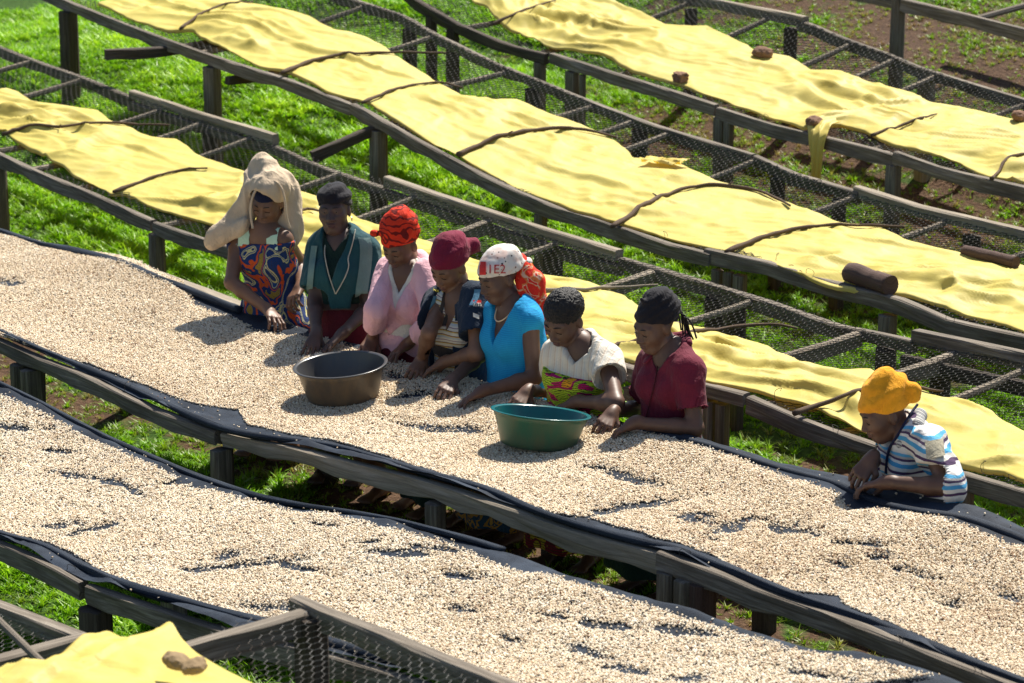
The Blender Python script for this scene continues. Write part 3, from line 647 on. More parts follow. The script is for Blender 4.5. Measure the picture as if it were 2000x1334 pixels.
def net(T, label, near_roll, far_roll):
    U = RU[T + '_far'][2]; us = np.arange(min(U.min(), RU[T + '_near'][2].min()) - .1, max(U.max(), RU[T + '_near'][2].max()) + .1, .03); ns = 60
    a = rail_v(T + '_near', us) + .004; b = rail_v(T + '_far', us) - .005 + .02 * (n2(us * 2.5, us * 0, 2, 4.4) - .5)
    s = np.linspace(0, 1, ns); UU_ = np.repeat(us[:, None], ns, 1); VV_ = a[:, None] + (b - a)[:, None] * s
    Z = surf(T, UU_, VV_) + .012 + .008 * n2(UU_ * 9, VV_ * 9, 2, 3.1)
    edge = np.clip(1 - np.minimum(s, 1 - s) * 9, 0, 1)[None]
    Z = Z + np.clip(edge * 1.3, 0, 1) * (.030 * np.clip(1 - np.abs(2 * n2(UU_ * 1.6 + VV_ * 3, VV_ * 13 - UU_ * 1.2, 2, 6.1) - 1) - .55, 0, 1) * np.where(s > .5, 1.0, 2.0)[None] + .016 * (n2(UU_ * 7, VV_ * 22 - UU_ * 3, 2, 9.1) - .5)) - .010 * edge
    drop = np.stack([W(us, b + .012, Z[:, -1] - .012), W(us, b + .02 + .02 * n2(us * 4, us * 0, 2, 1.), Z[:, -1] - .05 - .05 * n2(us * 2, us * 0, 2, 2.))], 1)
    P = np.concatenate([W(UU_, VV_, Z), drop], 1); m = ns + 2
    uvs = np.stack([np.repeat(us[:, None], m, 1), np.concatenate([VV_, b[:, None] + .03, b[:, None] + .09], 1)], -1).reshape(-1, 2)
    c = P[len(us) // 2, ns // 2]
    o = mesh_obj('shade_net', P.reshape(-1, 3), grid_faces(len(us), m)[:, ::-1], NET, smooth=True, uv=uvs, loc=c)
    tag(o, label, 'net', 'black nets under the beans')
    for pts, r0, h0 in (near_roll, far_roll):
        if not pts: continue
        q = np.array([hit(T, x, y, h0) for x, y in pts]); vf = rail_v(T + '_far', q[:, 0]) + .006; q[:, 1] = np.minimum(q[:, 1], vf); q[:, 2] = surf(T, q[:, 0], q[:, 1]) + h0 + .008; q = W(q[:, 0], q[:, 1], q[:, 2]); q, L = resample(smooth_path(q, 2), .03)
        r = r0 * (.75 + .6 * n2(L * 2.1, L * 0, 2, r0 * 100))
        V, F, uv = tube(q, r, 14, flat=.8)
        ang = np.tile(np.arange(14), len(q)); al = np.repeat(L, 14)
        k = 1 + .22 * (n2(al * 3 + ang * .35, np.cos(ang * .45) * 3, 2, 9.9) - .5) * 2 + .10 * np.sin(ang * 2.7 + al * 2.3)
        cen = np.repeat(q, 14, 0); V = cen + (V - cen) * k[:, None]
        mesh_obj('rolled_edge', V, F, NET, o, True, uv * np.array([1, 6.]))
    return o
netB = net('B', 'black shade net on the front bean table, pulled flat over its far edge',
    ([(-120,1002),(0,1050),(90,1070),(180,1120),(270,1155),(360,1178),(450,1202),(560,1232),(640,1255),(730,1285),(820,1310),(980,1365)], .020, .012),
    ([(-60,722),(100,798),(200,846),(300,884),(400,926),(500,966),(600,984),(700,993),(800,1014),(900,1043),(950,1062),(990,1075)], .015, .006))
netC = net('C', 'black shade net on the sorting table where the women work',
    ([(-120,605),(0,650),(100,695),(200,735),(300,780),(400,828),(470,850),(560,862),(640,872),(720,893),(800,918),(870,938),(960,962),(1050,1004),(1150,1035),(1250,1062),(1320,1075),(1400,1105),(1480,1140),(1560,1172),(1640,1196),(1760,1238),(1880,1292),(2040,1352)], .018, .012),
    ([(-120,425),(0,452),(90,484),(125,478),(150,490),(215,505),(250,520),(300,545),(350,562),(420,590),(470,610)], .026, .015))
q = np.array([W(*hit('C', x, y, .015)) for x, y in [(1200,826),(1280,848),(1340,858),(1420,880),(1500,908),(1580,930),(1640,945),(1720,985),(1800,1000),(1880,1010),(1940,1030),(2000,1052),(2120,1110)]]); q, L = resample(smooth_path(q, 2), .03)
V, F, uv = tube(q, .020 * (.7 + .6 * n2(L * 2.3, L * 0, 2, 5.5)), 12, flat=.7)
mesh_obj('rolled_edge', V, F, NET, netC, True, uv * np.array([1, 6.]))

def bean_proto(k):
    bm = bmesh.new(); bmesh.ops.create_icosphere(bm, subdivisions=1 if k else 1, radius=1)
    V = np.array([v.co[:] for v in bm.verts]); F = [[v.index for v in f.verts] for f in bm.faces]; bm.free()
    V = V * np.array([.0052, .0040, .0030]); V[:, 2] = np.where(V[:, 2] < 0, V[:, 2] * .7, V[:, 2])
    return proto('coffee_bean_%d' % k, V, F, BEAN)
BP = [bean_proto(0)]
def beans(T, per_m2, label):
    (ua, va), (ub, vb) = BFN[T]; lo, hi = min(ua.min(), ub.min()), max(ua.max(), ub.max())
    n = int((hi - lo) * 1.35 * per_m2); u = rng.uniform(lo, hi, n)
    v0 = rail_v(T + '_near', u); v = v0 - .05 + rng.random(n) * 1.35
    a, b = np.interp(u, ua, va), np.interp(u, ub, vb)
    uq = np.linspace(lo, hi, 4000); ej = np.interp(u, uq, .018 * (n2(uq * 9, uq * 0, 3, 2.2) - .5) * 2)
    b = b + .022
    if T == 'B': b = np.minimum(b, rail_v('B_far', u) - .055 - .03 * n2(u * 3, u * 0, 2, 4.))
    ok = (v > a + ej) & (v < b + ej + .01 * rng.normal(size=n)); ok |= (rng.random(n) < .02 * n2(u * 2.2, v * 2.2, 2, 6.6) ** 2) & (v > v0 + .02) & (v < rail_v(T + '_far', u) - .02); qx = proj(W(u, v, .8 + 0 * u)); ok &= (qx[:, 0] > -90) & (qx[:, 0] < 2090) & (qx[:, 1] < 1430)
    u, v = u[ok], v[ok]
    z = surf(T, u, v) + .016
    q = proj(W(u, v, z + .012)); x, y = q[:, 0], q[:, 1]
    ok = (x > -80) & (x < 2080) & (y < 1420)
    k = (n2(u * 3.4, v * 9, 3, 12.3) - (.94 if T == 'C' else .90)) * 7
    nzb = 1.0 * (n2(u * 20, v * 20, 2, 3.) - .5) * 2
    for cx, cy, ax, ay, tl in BARE[T]:
        if ax < 15: continue
        ax, ay = ax * 1.15, ay * .78
        dx, dy = x - cx, y - cy; dx, dy = dx * math.cos(tl) + dy * math.sin(tl), -dx * math.sin(tl) + dy * math.cos(tl)
        k = np.maximum(k, 1.75 - np.sqrt((dx / ax) ** 2 + (dy / ay) ** 2) * 1.05 - nzb)
    k = np.where(k < -.6, -.6, k)
    ok &= rng.random(len(u)) > np.clip(k * .95 + .10, 0, .93)
    u, v, z, k = u[ok], v[ok], z[ok], k[ok]; n = len(u)
    h = bed_h(T, u, v) * np.clip(.34 - .62 * k, .02, 1); e = np.clip(np.minimum(v - np.interp(u, ua, va), np.interp(u, ub, vb) + .02 - v) * 14, .02, 1)
    z = z + .003 + h * e * (.55 + .45 * rng.random(n)) + .005 * rng.random(n)
    rot = np.stack([rng.normal(0, .75, n), rng.normal(0, .75, n), rng.random(n) * 6.283], -1)
    s = rng.normal(.95, .15, n).clip(.7, 1.35); sc_ = np.stack([s * rng.normal(1, .07, n), s, s * rng.normal(1.05, .1, n)], -1)
    t = np.clip(rng.normal(.50, .27, n) + .25 * (n2(u * 2.5, v * 2.5, 2, 7.) - .5) - (rng.random(n) < (.03 if T == 'B' else .012)) * .6 + (.16 if T == 'B' else 0.03), 0, 1)
    print('beans', T, n)
    return scatter('coffee_beans', W(u, v, z), rot, sc_, t, BP, BEAN, label, 'coffee beans')
beans('B', 30000, 'whitish coffee beans spread thinly on the front table')
beans('C', 35000, 'cream coffee beans spread on the table the women sort')

# ------------------------------------------------------------------ the corner table in the lower left
ua_, za_ = on_v(0, 1180, 4.6); ub_, zb_ = on_v(170, 1250, 4.6)
table('A', W(ub_, 4.6, float(ground_z(ub_, 4.6))))
def A_(x, y, v): u, z = on_v(x, y, v); return W(u, v, z)
P = np.array([A_(-160, 1112, 4.6), A_(0, 1178, 4.6), A_(90, 1213, 4.6), A_(170, 1246, 4.6), A_(260, 1290, 4.6), A_(420, 1380, 4.6)])
part('rail', plank(P, .06, .055), WOOD, 'A')
Q = np.array([A_(578, 1162, 4.85), A_(640, 1190, 4.85), A_(760, 1238, 4.85), A_(900, 1295, 4.85), A_(1040, 1350, 4.85), A_(1240, 1430, 4.85)])
part('rail', plank(Q, .055, .065), WOOD, 'A')
u1, z1 = on_v(158, 1240, 4.55); zt_ = z1 - .005
part('crossbar', plank(np.array([W(u1 + .02, 3.4, z1 - .01), W(u1, 4.0, z1 - .005), W(u1, 4.57, z1)]), .05, .07), WOOD, 'A')
u2, z2 = on_v(600, 1190, 4.83)
part('crossbar', plank(np.array([W(u2 + .0, 3.4, z2 - .06), W(u2, 4.1, z2 - .02), W(u2, 4.82, z2)]), .055, .07), WOOD, 'A')
pt = A_(608, 1200, 4.83); part('post', post_mesh(pt + UP * -.01, W(pt @ D1, 4.83, float(ground_z(pt @ D1, 4.83)) - .1), .105, .09), WOOD_DARK, 'A')
u3, z3 = on_v(60, 1300, 4.1); part('crossbar', tube(resample(np.array([W(u3 - .5, 4.25, z3 - .02), W(u3 + .6, 4.05, z3 - .03)]), .15)[0], .013, 8), WOOD, 'A')
for uu, vv in ((ub_ - .2, 4.55), (ub_ - 1.2, 4.55)): part('post', post_mesh(W(uu, vv, za_ - .06), W(uu, vv, float(ground_z(uu, vv)) - .1), .09), WOOD_DARK, 'A')
V, F = hexmesh(lambda a, b: np.interp(a, [-9, -8], [za_, zb_]) - .03 - .05 * np.sin(np.clip((b - 3.7) / .9, 0, 1) * 3.14) + 0 * b, ua_ - .7, ub_ + .22, lambda a: 3.75 + 0 * a, lambda a: 4.62 + 0 * a, lambda Q: Q[:, 0] > 99, a=.040, r=.0009)
tag(mesh_obj('wire_mesh', V, F, WIRE_NEAR, TAB['A']), kind='stuff')
zq = lambda a: np.interp(a, [float(q @ D1) for q in Q], [float(q[2]) for q in Q])
V, F = hexmesh(lambda a, b: zq(a) - .01 - .06 * np.sin(np.clip((4.85 - b) / 1.1, 0, 1) * 3.14) - .03 * (4.85 - b), float(Q[0] @ D1) - .04, float(Q[-1] @ D1), lambda a: 3.7 + 0 * a, lambda a: 4.87 + 0 * a, lambda Q: Q[:, 0] > 99, a=.040, r=.0009)
tag(mesh_obj('wire_mesh', V, F, WIRE_NEAR, TAB['A']), kind='stuff')
# tarpaulin corner
top = np.array([(-160,1372),(-40,1336),(0,1325),(100,1300),(205,1258),(260,1249),(320,1237),(335,1231),(350,1246),(385,1276),(425,1300),(475,1327),(520,1350),(600,1400)], float)
zp = 1.30
def pl(x, y, z): r = ray(x, y); return CAM + r * ((z - CAMZ) / r[2])
N = 110; M = 50; tx, _ = resample(top, 760 / N)
A_e = np.array([pl(x, y, zp) for x, y in tx])[:, None]; X_ = tx[:, 0][:, None]; T_ = np.linspace(0, 1, M)[None]
C_ = A_e + (D1 * .30 - D2 * .75) * T_[..., None]; g1, g2 = np.exp(-((X_ - 207) / 26) ** 2), np.exp(-((X_ - 330) / 20) ** 2)
Z_ = zp + .075 * g1 * np.exp(-T_ * 1.2) + .05 * g2 * np.exp(-T_ * 1.6) + .10 * T_ * (1 - .5 * T_) * np.where(X_ < 335, 1, .6) - (.075 * g1 + .05 * g2) * .55
Z_ = Z_ + folds(C_ @ D1, C_ @ D2, 31., .7) * np.minimum(1, T_ * 6 + .3)
Pg = np.concatenate([C_[..., :2], Z_[..., None]], -1).reshape(-1, 3)
o = mesh_obj('tarpaulin', np.array(Pg), grid_faces(len(tx), M)[:, ::-1], TARP, smooth=True, loc=Pg[len(Pg) // 2])
tag(o, 'corner of a yellow tarpaulin peaked like a tent in the lower left', 'tarpaulin', 'yellow tarpaulins over the tables')
def stone_mesh(c, r, seed, squash=(1, .8, .65), box=0.0):
    bm = bmesh.new(); bmesh.ops.create_icosphere(bm, subdivisions=3, radius=1); V = np.array([v.co[:] for v in bm.verts]); F = [[v.index for v in f.verts] for f in bm.faces]; bm.free()
    if box: V = V / (np.max(np.abs(V), axis=1)[:, None] ** box)
    k = 1 + .5 * (fbm(V * 1.3 + seed, 3) - .5) + .34 * (fbm(V * 4 + seed, 2) - .5)
    V = V * k[:, None] * np.array(squash) * r; an = seed * 1.7; ca, sa = math.cos(an), math.sin(an)
    V = V @ np.array([[ca, sa, 0], [-sa, ca, 0], [0, 0, 1]])
    return V + np.asarray(c), F
def stone(T, x, y, r, seed, label, squash=(1, .8, .65), box=0.0, mat=None):
    if T == 'A': c = pl(x, y, zp + .10)
    else: c = W(*hit(T, x, y, .03 + r * .35))
    V, F = stone_mesh(c, r, seed, squash, box)
    return tag(mesh_obj('stone', V, F, mat or STONE, smooth=False, loc=c - UP * r * .6), label, 'stone', 'stones holding down the sheets')
STONE2 = plain('tan_stone', (.23, .16, .085), .85, .5, 9, .6, .25)
stone('A', 345, 1291, .045, 1.3, 'flat tan stone on the tarpaulin corner, left of two', (1.15, .8, .5), mat=STONE2)
stone('A', 379, 1301, .042, 2.6, 'tan stone on the tarpaulin corner, right of two', (1.1, .8, .55), mat=STONE2)
stone('F', 1328, 150, .050, 3.1, 'brick-like brown clod on the front edge of the upper sheet', (1, .8, .6), .8)
stone('F', 1590, 238, .062, 4.4, 'brown stone beside the dangling yellow rag', (1.1, .8, .6))
stone('F', 1490, 103, .07, 5.2, 'rounded brown stone behind the upper sheet on the mesh', (1, .8, .6))
stone('F', 1990, 226, .055, 6.3, 'brown stone on the mesh at the right picture edge', (1, .8, .6))

# ------------------------------------------------------------------ sticks, logs and rags lying on the sheets
def stick(T, pts, r, label, mat=BARK, lift=.03, tw=0):
    P = []
    for x, y in pts:
        u, v, z = hit(T, x, y, lift)
        (ua, va), (ub, vb) = TFN[T]
        if np.interp(u, ua, va) < v < np.interp(u, ub, vb):
            for _ in range(6): h_ = float(tarp_z(T, np.array(u), np.array(v)) - surf(T, u, v)) + r * 1.0; u, v, z = hit(T, x, y, h_)
        P.append(W(u, v, z))
    P = smooth_path(np.array(P), 2); P, L = resample(P, .035)
    rr = r * np.linspace(1.15, .62, len(P)) * (1 + .35 * (n2(L * 14, L * 0, 2, r * 900) - .5) * 2)
    pu, pv = P @ D1, P @ D2; (ua, va), (ub, vb) = TFN[T]; ins = (pv > np.interp(pu, ua, va)) & (pv < np.interp(pu, ub, vb))
    lift_z = np.where(ins, np.maximum(0, tarp_z(T, pu, pv) + r * .8 - P[:, 2]), 0); P[:, 2] += np.convolve(np.pad(lift_z, 3, mode='edge'), np.ones(7) / 7, 'valid') * .5 + lift_z * .5
    P = P + .006 * np.stack([n2(L * 9, L * 0, 2, k + .5) - .5 for k in range(3)], -1) * 2
    V, F, uv = tube(P, rr, 9)
    o = mesh_obj('stick', V, F, mat, smooth=True, uv=uv, loc=P[0])
    tag(o, label, 'stick', 'sticks laid across the yellow sheets')
    for kx in range(tw):
        i = int(len(P) * (.35 + .3 * kx)); d = np.array([random.uniform(-.5, .5), random.uniform(-.5, .2), .25]) * .09
        V, F, uv = tube(np.array([P[i], P[i] + d * .5, P[i] + d]), np.array([r * .5, r * .4, r * .25]), 6); mesh_obj('twig', V, F, mat, o, True, uv)
    return o
stick('D', [(5,262),(60,257),(110,250),(160,241),(215,238),(270,243),(330,244)], .011, 'long wavy stick on the near sheet at the left picture edge', tw=1)
stick('D', [(222,374),(280,352),(330,336),(375,329),(405,328)], .010, 'stick across the crumpled sheet left of the hooded woman')
stick('D', [(575,418),(600,405),(622,410),(645,420)], .008, 'forked twig on the sheet between the two leftmost women', tw=1)
stick('D', [(1060,568),(1130,566),(1200,562),(1286,556)], .011, 'pale cut stick above the short-haired woman', WOOD_PALE)
stick('D', [(1170,690),(1215,678),(1262,664),(1300,650)], .011, 'stick on the sheet between the two women on the right')
stick('D', [(1340,652),(1400,644),(1450,636),(1500,632),(1535,635),(1556,641)], .011, 'dark knobbly stick beyond the woman in the maroon shirt')
stick('D', [(1552,806),(1600,790),(1650,772),(1700,758),(1745,747),(1790,755),(1842,765)], .011, 'bent stick passing behind the orange headwrap')
stick('E', [(352,56),(400,22),(440,6),(495,4)], .010, 'stick across the far left end of the second sheet')
stick('E', [(550,142),(600,121),(650,109),(700,105),(760,101),(872,104)], .012, 'stick reaching past the second sheet with a pale cut tip')
stick('E', [(708,200),(770,173),(830,161),(870,160),(905,172)], .010, 'bowed stick on the second sheet right of the pale-tipped one')
stick('E', [(895,301),(940,281),(985,263),(1050,252),(1110,248),(1160,256),(1203,268)], .014, 'thick bowed stick in the middle of the second sheet', tw=1)
stick('E', [(1195,442),(1250,411),(1310,376),(1350,363),(1440,362),(1500,378),(1543,402)], .012, 'long arched stick on the second sheet right of the middle', tw=2)
stick('E', [(1418,491),(1480,466),(1550,446),(1620,438),(1700,440),(1766,443)], .012, 'straight bleached stick on the second sheet left of the log')
stick('F', [(960,48),(1005,27),(1050,11),(1085,0)], .010, 'stick at the left end of the upper sheet')
stick('F', [(1703,264),(1760,246),(1800,232),(1830,222)], .009, 'thin stick on the upper sheet right of the dangling rag')
stick('F', [(1937,348),(1960,326),(2000,302),(2060,280)], .009, 'stick on the upper sheet at the right picture edge')
def log(T, a, b, r, label):
    A, B = np.array(W(*hit(T, *a, r * .9 + .025))), np.array(W(*hit(T, *b, r * .9 + .025))); P, L = resample(np.array([A, B]), .02)
    rr = r * (1 + .10 * (n2(L * 5, L * 0, 2, r * 77) - .5) * 2); rr[0] *= .97; rr[-1] *= .98
    V, F, uv = tube(P, rr, 18); cen = np.repeat(P, 18, 0); k = 1 + .20 * (fbm(V * 9, 2) - .5) * 2 + .16 * (fbm(V * 38, 2) - .5); V = cen + (V - cen) * k[:, None]
    o = mesh_obj('log', V, F, LOG, smooth=False, uv=uv, loc=A); o.data.polygons.foreach_set('use_smooth', np.array([len(p.vertices) == 4 for p in o.data.polygons]))
    return tag(o, label, 'log')
log('E', (1660,532), (1740,558), .052, 'short thick brown log on the long yellow sheet')
log('E', (1884,490), (1985,513), .034, 'thin brown log on the open mesh at the right picture edge')
def rag(T, pts, w, label, drop=0.0):
    P = np.array([np.array(W(*hit(T, x, y, .03))) for x, y in pts]); P, L = resample(smooth_path(P, 1), .02); n_ = 14; V = []
    for i in range(len(P)):
        for k in range(n_):
            t = k / (n_ - 1) - .5; V.append(P[i] + D2 * w * t + UP * (.05 * (1 - abs(2 * float(n2(np.array(L[i] * 9), np.array(k * .45), 2, 3.)) - 1)) - .01))
    o = mesh_obj('rag', np.array(V), grid_faces(len(P), n_), TARP, smooth=True, loc=P[0]); return tag(o, label, 'rag')
rag('E', [(1258,318),(1290,322),(1336,324)], .10, 'crumpled scrap of yellow sheet on the wire mesh of the second table')
# the yellow rag that dangles from the upper table
u, v, z = hit('F', 1600, 246, .03); A0 = np.array(W(u, v, z)); ur, vr, zr = rail_at('F_near', 1605)
pth = [A0 + D2 * .10 + UP * .02, A0 + UP * .025, np.array(W(ur, vr - .03, zr + .02)), np.array(W(ur + .01, vr - .05, zr - .04)), np.array(W(ur + .01, vr - .045, zr - .18)), np.array(W(ur, vr - .05, zr - .30))]
pth, L = resample(smooth_path(np.array(pth), 2), .012); V = []; n_ = 16
for i, c in enumerate(pth):
    f = L[i] / L[-1]; w_ = .17 * (1 - f) ** 1.5 + .082 + .015 * f
    for k in range(n_):
        t = k / (n_ - 1) - .5; V.append(c + D1 * w_ * t + (D2 * .012 + UP * .01) * math.sin(t * 17 + f * 4) + UP * .02 * (1 - f) * float(vnoise(np.array([t * 9, f * 8, 2.2]))))
tag(mesh_obj('rag', np.array(V), grid_faces(len(pth), n_)[:, ::-1], TARP, smooth=True, loc=pth[-1]), 'yellow rag dangling from the front rail of the upper table', 'rag')

# ------------------------------------------------------------------ basins
def basin(c, R0, H, tilt_dir, tilt, mat, mat_in, label):
    prof = [(0, .004), (R0 * .70, .004), (R0 * .745, .012), (R0 * .77, .03), (R0 * .90, H * .82), (R0 * .925, H * .86), (R0 * .935, H * .93), (R0 * .945, H * .965), (R0 * .975, H * .975), (R0, H * .985), (R0 * 1.003, H), (R0 * .985, H * 1.012), (R0 * .945, H * 1.01), (R0 * .92, H * .985), (R0 * .885, H * .82), (R0 * .75, .035), (R0 * .70, .015), (0, .012)]
    n_ = 72; V = []; 
    for r, z in prof:
        for k in range(n_): a = 2 * math.pi * k / n_; V.append((r * math.cos(a), r * math.sin(a), z))
    V = np.array(V); F = [(i * n_ + k, i * n_ + (k + 1) % n_, (i + 1) * n_ + (k + 1) % n_, (i + 1) * n_ + k) for i in range(len(prof) - 1) for k in range(n_)]
    M = np.array(Matrix.Rotation(tilt, 3, Vector(np.cross(UP, tilt_dir)))); V = V @ M.T + c
    root = empty('basin', c, label, 'basin', 'plastic basins on the sorting table')
    cut = 13
    fo = [f for f in F if f[0] < 8 * n_]; fr = [f for f in F if 8 * n_ <= f[0] < 13 * n_]; fi = [f for f in F if f[0] >= 13 * n_]
    for nm, fs, m_ in (('outer_wall', fo, mat), ('rim', fr, mat_in), ('inner_wall', fi, mat_in)):
        ids = sorted({i for f in fs for i in f}); mp = {i: j for j, i in enumerate(ids)}
        mesh_obj(nm, V[ids], [tuple(mp[i] for i in f) for f in fs], m_, root, True)
    return root
def basin_mat(name, col, dirtc, rough=.35):
    m, t, b = new_mat(name); tc = coords(t, 'Object'); sep = nd(t, 'ShaderNodeSeparateXYZ'); t.links.new(tc, sep.inputs[0])
    n1 = noise(t, coords(t, 'Object', (14, 14, 3)), 1.5, 5, .65); h = ramp(t, [(.0, (1, 1, 1)), (.11, (.1, .1, .1)), (1, (0, 0, 0))], sep.outputs[2])
    f = math_n(t, 'MULTIPLY', ramp(t, [(.35, (0, 0, 0)), (.7, (1, 1, 1))], n1), .8)
    c = mix(t, col, dirtc, math_n(t, 'ADD', math_n(t, 'MULTIPLY', h, .6), f)); t.links.new(c, b.inputs['Base Color']); b.inputs['Roughness'].default_value = rough
    b.inputs['Specular IOR Level'].default_value = .4; return m
GREYP = basin_mat('grey_plastic', (.052, .048, .045), (.115, .085, .055)); GREYI = basin_mat('grey_plastic_inside', (.050, .054, .062), (.07, .065, .06), .28)
GREENP = basin_mat('green_plastic', (.006, .085, .055), (.05, .075, .045)); GREENI = basin_mat('teal_plastic_inside', (.006, .12, .13), (.01, .09, .10), .25)
c1 = np.array(W(*hit('C', 671, 776, .03))); c2 = np.array(W(*hit('C', 1050, 868, .035)))
RGT = np.array([1., 0, 0]); FWD = np.array([0., 1, 0])
basin(c1 + UP * -.005, .220, .165, -RGT * .96 - FWD * .25, R(4.5), GREYP, GREYI, 'large grey plastic basin on the beans left of centre')
basin(c2 + UP * -.01, .217, .150, RGT * .55 + FWD * .85, R(10.0), GREENP, GREENI, 'dark green plastic basin in front of the short-haired woman')
# ------------------------------------------------------------------ people: bodies and clothes grown from distance fields
def nrm(a): a = np.asarray(a, float); return a / (np.linalg.norm(a) + 1e-12)
class Field:
    """A shape made of blended primitives, turned into one closed skin by surface nets."""
    def __init__(s): s.ops = []
    def cone(s, a, b, ra, rb, k=.02, op='u'):
        a, b = np.asarray(a, float), np.asarray(b, float); lo = np.minimum(a - ra, b - rb); hi = np.maximum(a + ra, b + rb); ba = b - a; L2 = ba @ ba + 1e-12
        def f(P):
            pa = P - a; h = np.clip(pa @ ba / L2, 0, 1); return np.linalg.norm(pa - h[..., None] * ba, axis=-1) - (ra + (rb - ra) * h)
        s.ops.append((op, f, lo, hi, k)); return s
    def chain(s, pts, rad, k=.02, op='u'):
        for i in range(len(pts) - 1): s.cone(pts[i], pts[i + 1], rad[i], rad[i + 1], k, op)
        return s
    def ell(s, c, r, A=None, k=.02, op='u'):
        c = np.asarray(c, float); r = np.asarray(r, float); A = np.eye(3) if A is None else np.asarray(A, float); e = np.abs(A.T) @ r
        def f(P):
            q = (P - c) @ A.T; k0 = np.linalg.norm(q / r, axis=-1); k1 = np.linalg.norm(q / (r * r), axis=-1); return k0 * (k0 - 1) / (k1 + 1e-9)
        s.ops.append((op, f, c - e, c + e, k)); return s
    def slab(s, a, b, ra, rb, lat, flat, k=.03, op='u', fa=None, fb=None):
        """A cone of oval section: lat is the wide direction, flat the depth/width ratio."""
        a, b = np.asarray(a, float), np.asarray(b, float); ax = nrm(b - a); lat = nrm(lat - ax * (lat @ ax)); dep = np.cross(ax, lat); L = np.linalg.norm(b - a); m = max(ra, rb)
        lo = np.minimum(a, b) - m; hi = np.maximum(a, b) + m; fa = fa or flat; fb = fb or flat
        def f(P):
            q = P - a; t = q @ ax; h = np.clip(t / L, 0, 1); x = q @ lat; fl = fa + (fb - fa) * h; y = (q @ dep) / fl; z = t - np.clip(t, 0, L)
            return (np.sqrt(x * x + y * y + z * z) - (ra + (rb - ra) * h)) * np.minimum(1, .35 + .65 * fl)
        s.ops.append((op, f, lo, hi, k)); return s
    def half(s, p, n): n = nrm(n); p = np.asarray(p, float); s.ops.append(('c', lambda P: (P - p) @ n, None, None, 0)); return s
    def func(s, f, lo, hi, k=.01, op='u'): s.ops.append((op, f, np.asarray(lo, float), np.asarray(hi, float), k)); return s
    def copy(s): q = Field(); q.ops = list(s.ops); return q
    def net(s, h, lo=None, hi=None):
        B = [(o[2], o[3]) for o in s.ops if o[0] == 'u']
        l = np.min([b[0] for b in B], axis=0) - 3 * h if lo is None else np.asarray(lo, float); u = np.max([b[1] for b in B], axis=0) + 3 * h if hi is None else np.asarray(hi, float)
        N = np.maximum(4, np.ceil((u - l) / h).astype(int) + 1); G = np.full(N, .25, np.float64)
        ax = [l[i] + h * np.arange(N[i]) for i in range(3)]
        for op, f, a, b, k in s.ops:
            if a is None: i0 = np.zeros(3, int); i1 = N
            else:
                pad = k + 2.5 * h
                i0 = np.clip(np.floor((a - pad - l) / h).astype(int), 0, N); i1 = np.clip(np.ceil((b + pad - l) / h).astype(int) + 1, 0, N)
                if np.any(i1 - i0 < 1): continue
            sl_ = tuple(slice(i0[i], i1[i]) for i in range(3))
            X = np.stack(np.meshgrid(*[ax[i][i0[i]:i1[i]] for i in range(3)], indexing='ij'), -1)
            d = f(X); g = G[sl_]
            if op == 'u':
                if k > 0: q = np.maximum(k - np.abs(g - d), 0) / k; G[sl_] = np.minimum(g, d) - q * q * k * .25
                else: G[sl_] = np.minimum(g, d)
            elif op == 's':
                d = -d; 
                if k > 0: q = np.maximum(k - np.abs(g - d), 0) / k; G[sl_] = np.maximum(g, d) + q * q * k * .25
                else: G[sl_] = np.maximum(g, d)
            else: G[sl_] = np.maximum(g, d)
        return surface_net(G, l, h)
def surface_net(G, l, h):
    S = G < 0; n = np.array(G.shape)
    c = np.zeros(n - 1, np.int8)
    for dx in (0, 1):
        for dy in (0, 1):
            for dz in (0, 1): c += S[dx:n[0] - 1 + dx, dy:n[1] - 1 + dy, dz:n[2] - 1 + dz]
    I = np.argwhere((c > 0) & (c < 8)); m = len(I)
    if m == 0: return np.zeros((0, 3)), np.zeros((0, 4), int)
    idx = np.full(n - 1, -1, np.int64); idx[I[:, 0], I[:, 1], I[:, 2]] = np.arange(m)
    acc = np.zeros((m, 3)); cnt = np.zeros(m)
    for a in range(3):
        o1, o2 = [q for q in range(3) if q != a]
        for e1 in (0, 1):
            for e2 in (0, 1):
                p = I.copy(); p[:, o1] += e1; p[:, o2] += e2; q = p.copy(); q[:, a] += 1
                g0 = G[p[:, 0], p[:, 1], p[:, 2]]; g1 = G[q[:, 0], q[:, 1], q[:, 2]]; x = (g0 < 0) != (g1 < 0)
                t = np.where(x, g0 / np.where(x, g0 - g1, 1), 0); pt = p.astype(float); pt[:, a] += t; acc += pt * x[:, None]; cnt += x
    V = l + h * acc / cnt[:, None]
    Fs = []
    for a in range(3):
        o1, o2 = [(1, 2), (2, 0), (0, 1)][a]
        s0 = [slice(None)] * 3; s1 = [slice(None)] * 3; s0[a] = slice(0, -1); s1[a] = slice(1, None)
        A0, A1 = S[tuple(s0)], S[tuple(s1)]; E = np.argwhere(A0 != A1); E = E[(E[:, o1] > 0) & (E[:, o2] > 0) & (E[:, o1] < n[o1] - 1) & (E[:, o2] < n[o2] - 1)]
        if not len(E): continue
        fl = A0[E[:, 0], E[:, 1], E[:, 2]]; q = []
        for d1_, d2_ in ((0, 0), (1, 0), (1, 1), (0, 1)):
            p = E.copy(); p[:, o1] -= 1 - d1_; p[:, o2] -= 1 - d2_; q.append(idx[p[:, 0], p[:, 1], p[:, 2]])
        q = np.stack(q, -1); q = np.where(fl[:, None], q, q[:, ::-1]); Fs.append(q)
    F = np.concatenate(Fs); F = F[(F >= 0).all(1)]
    return V, F
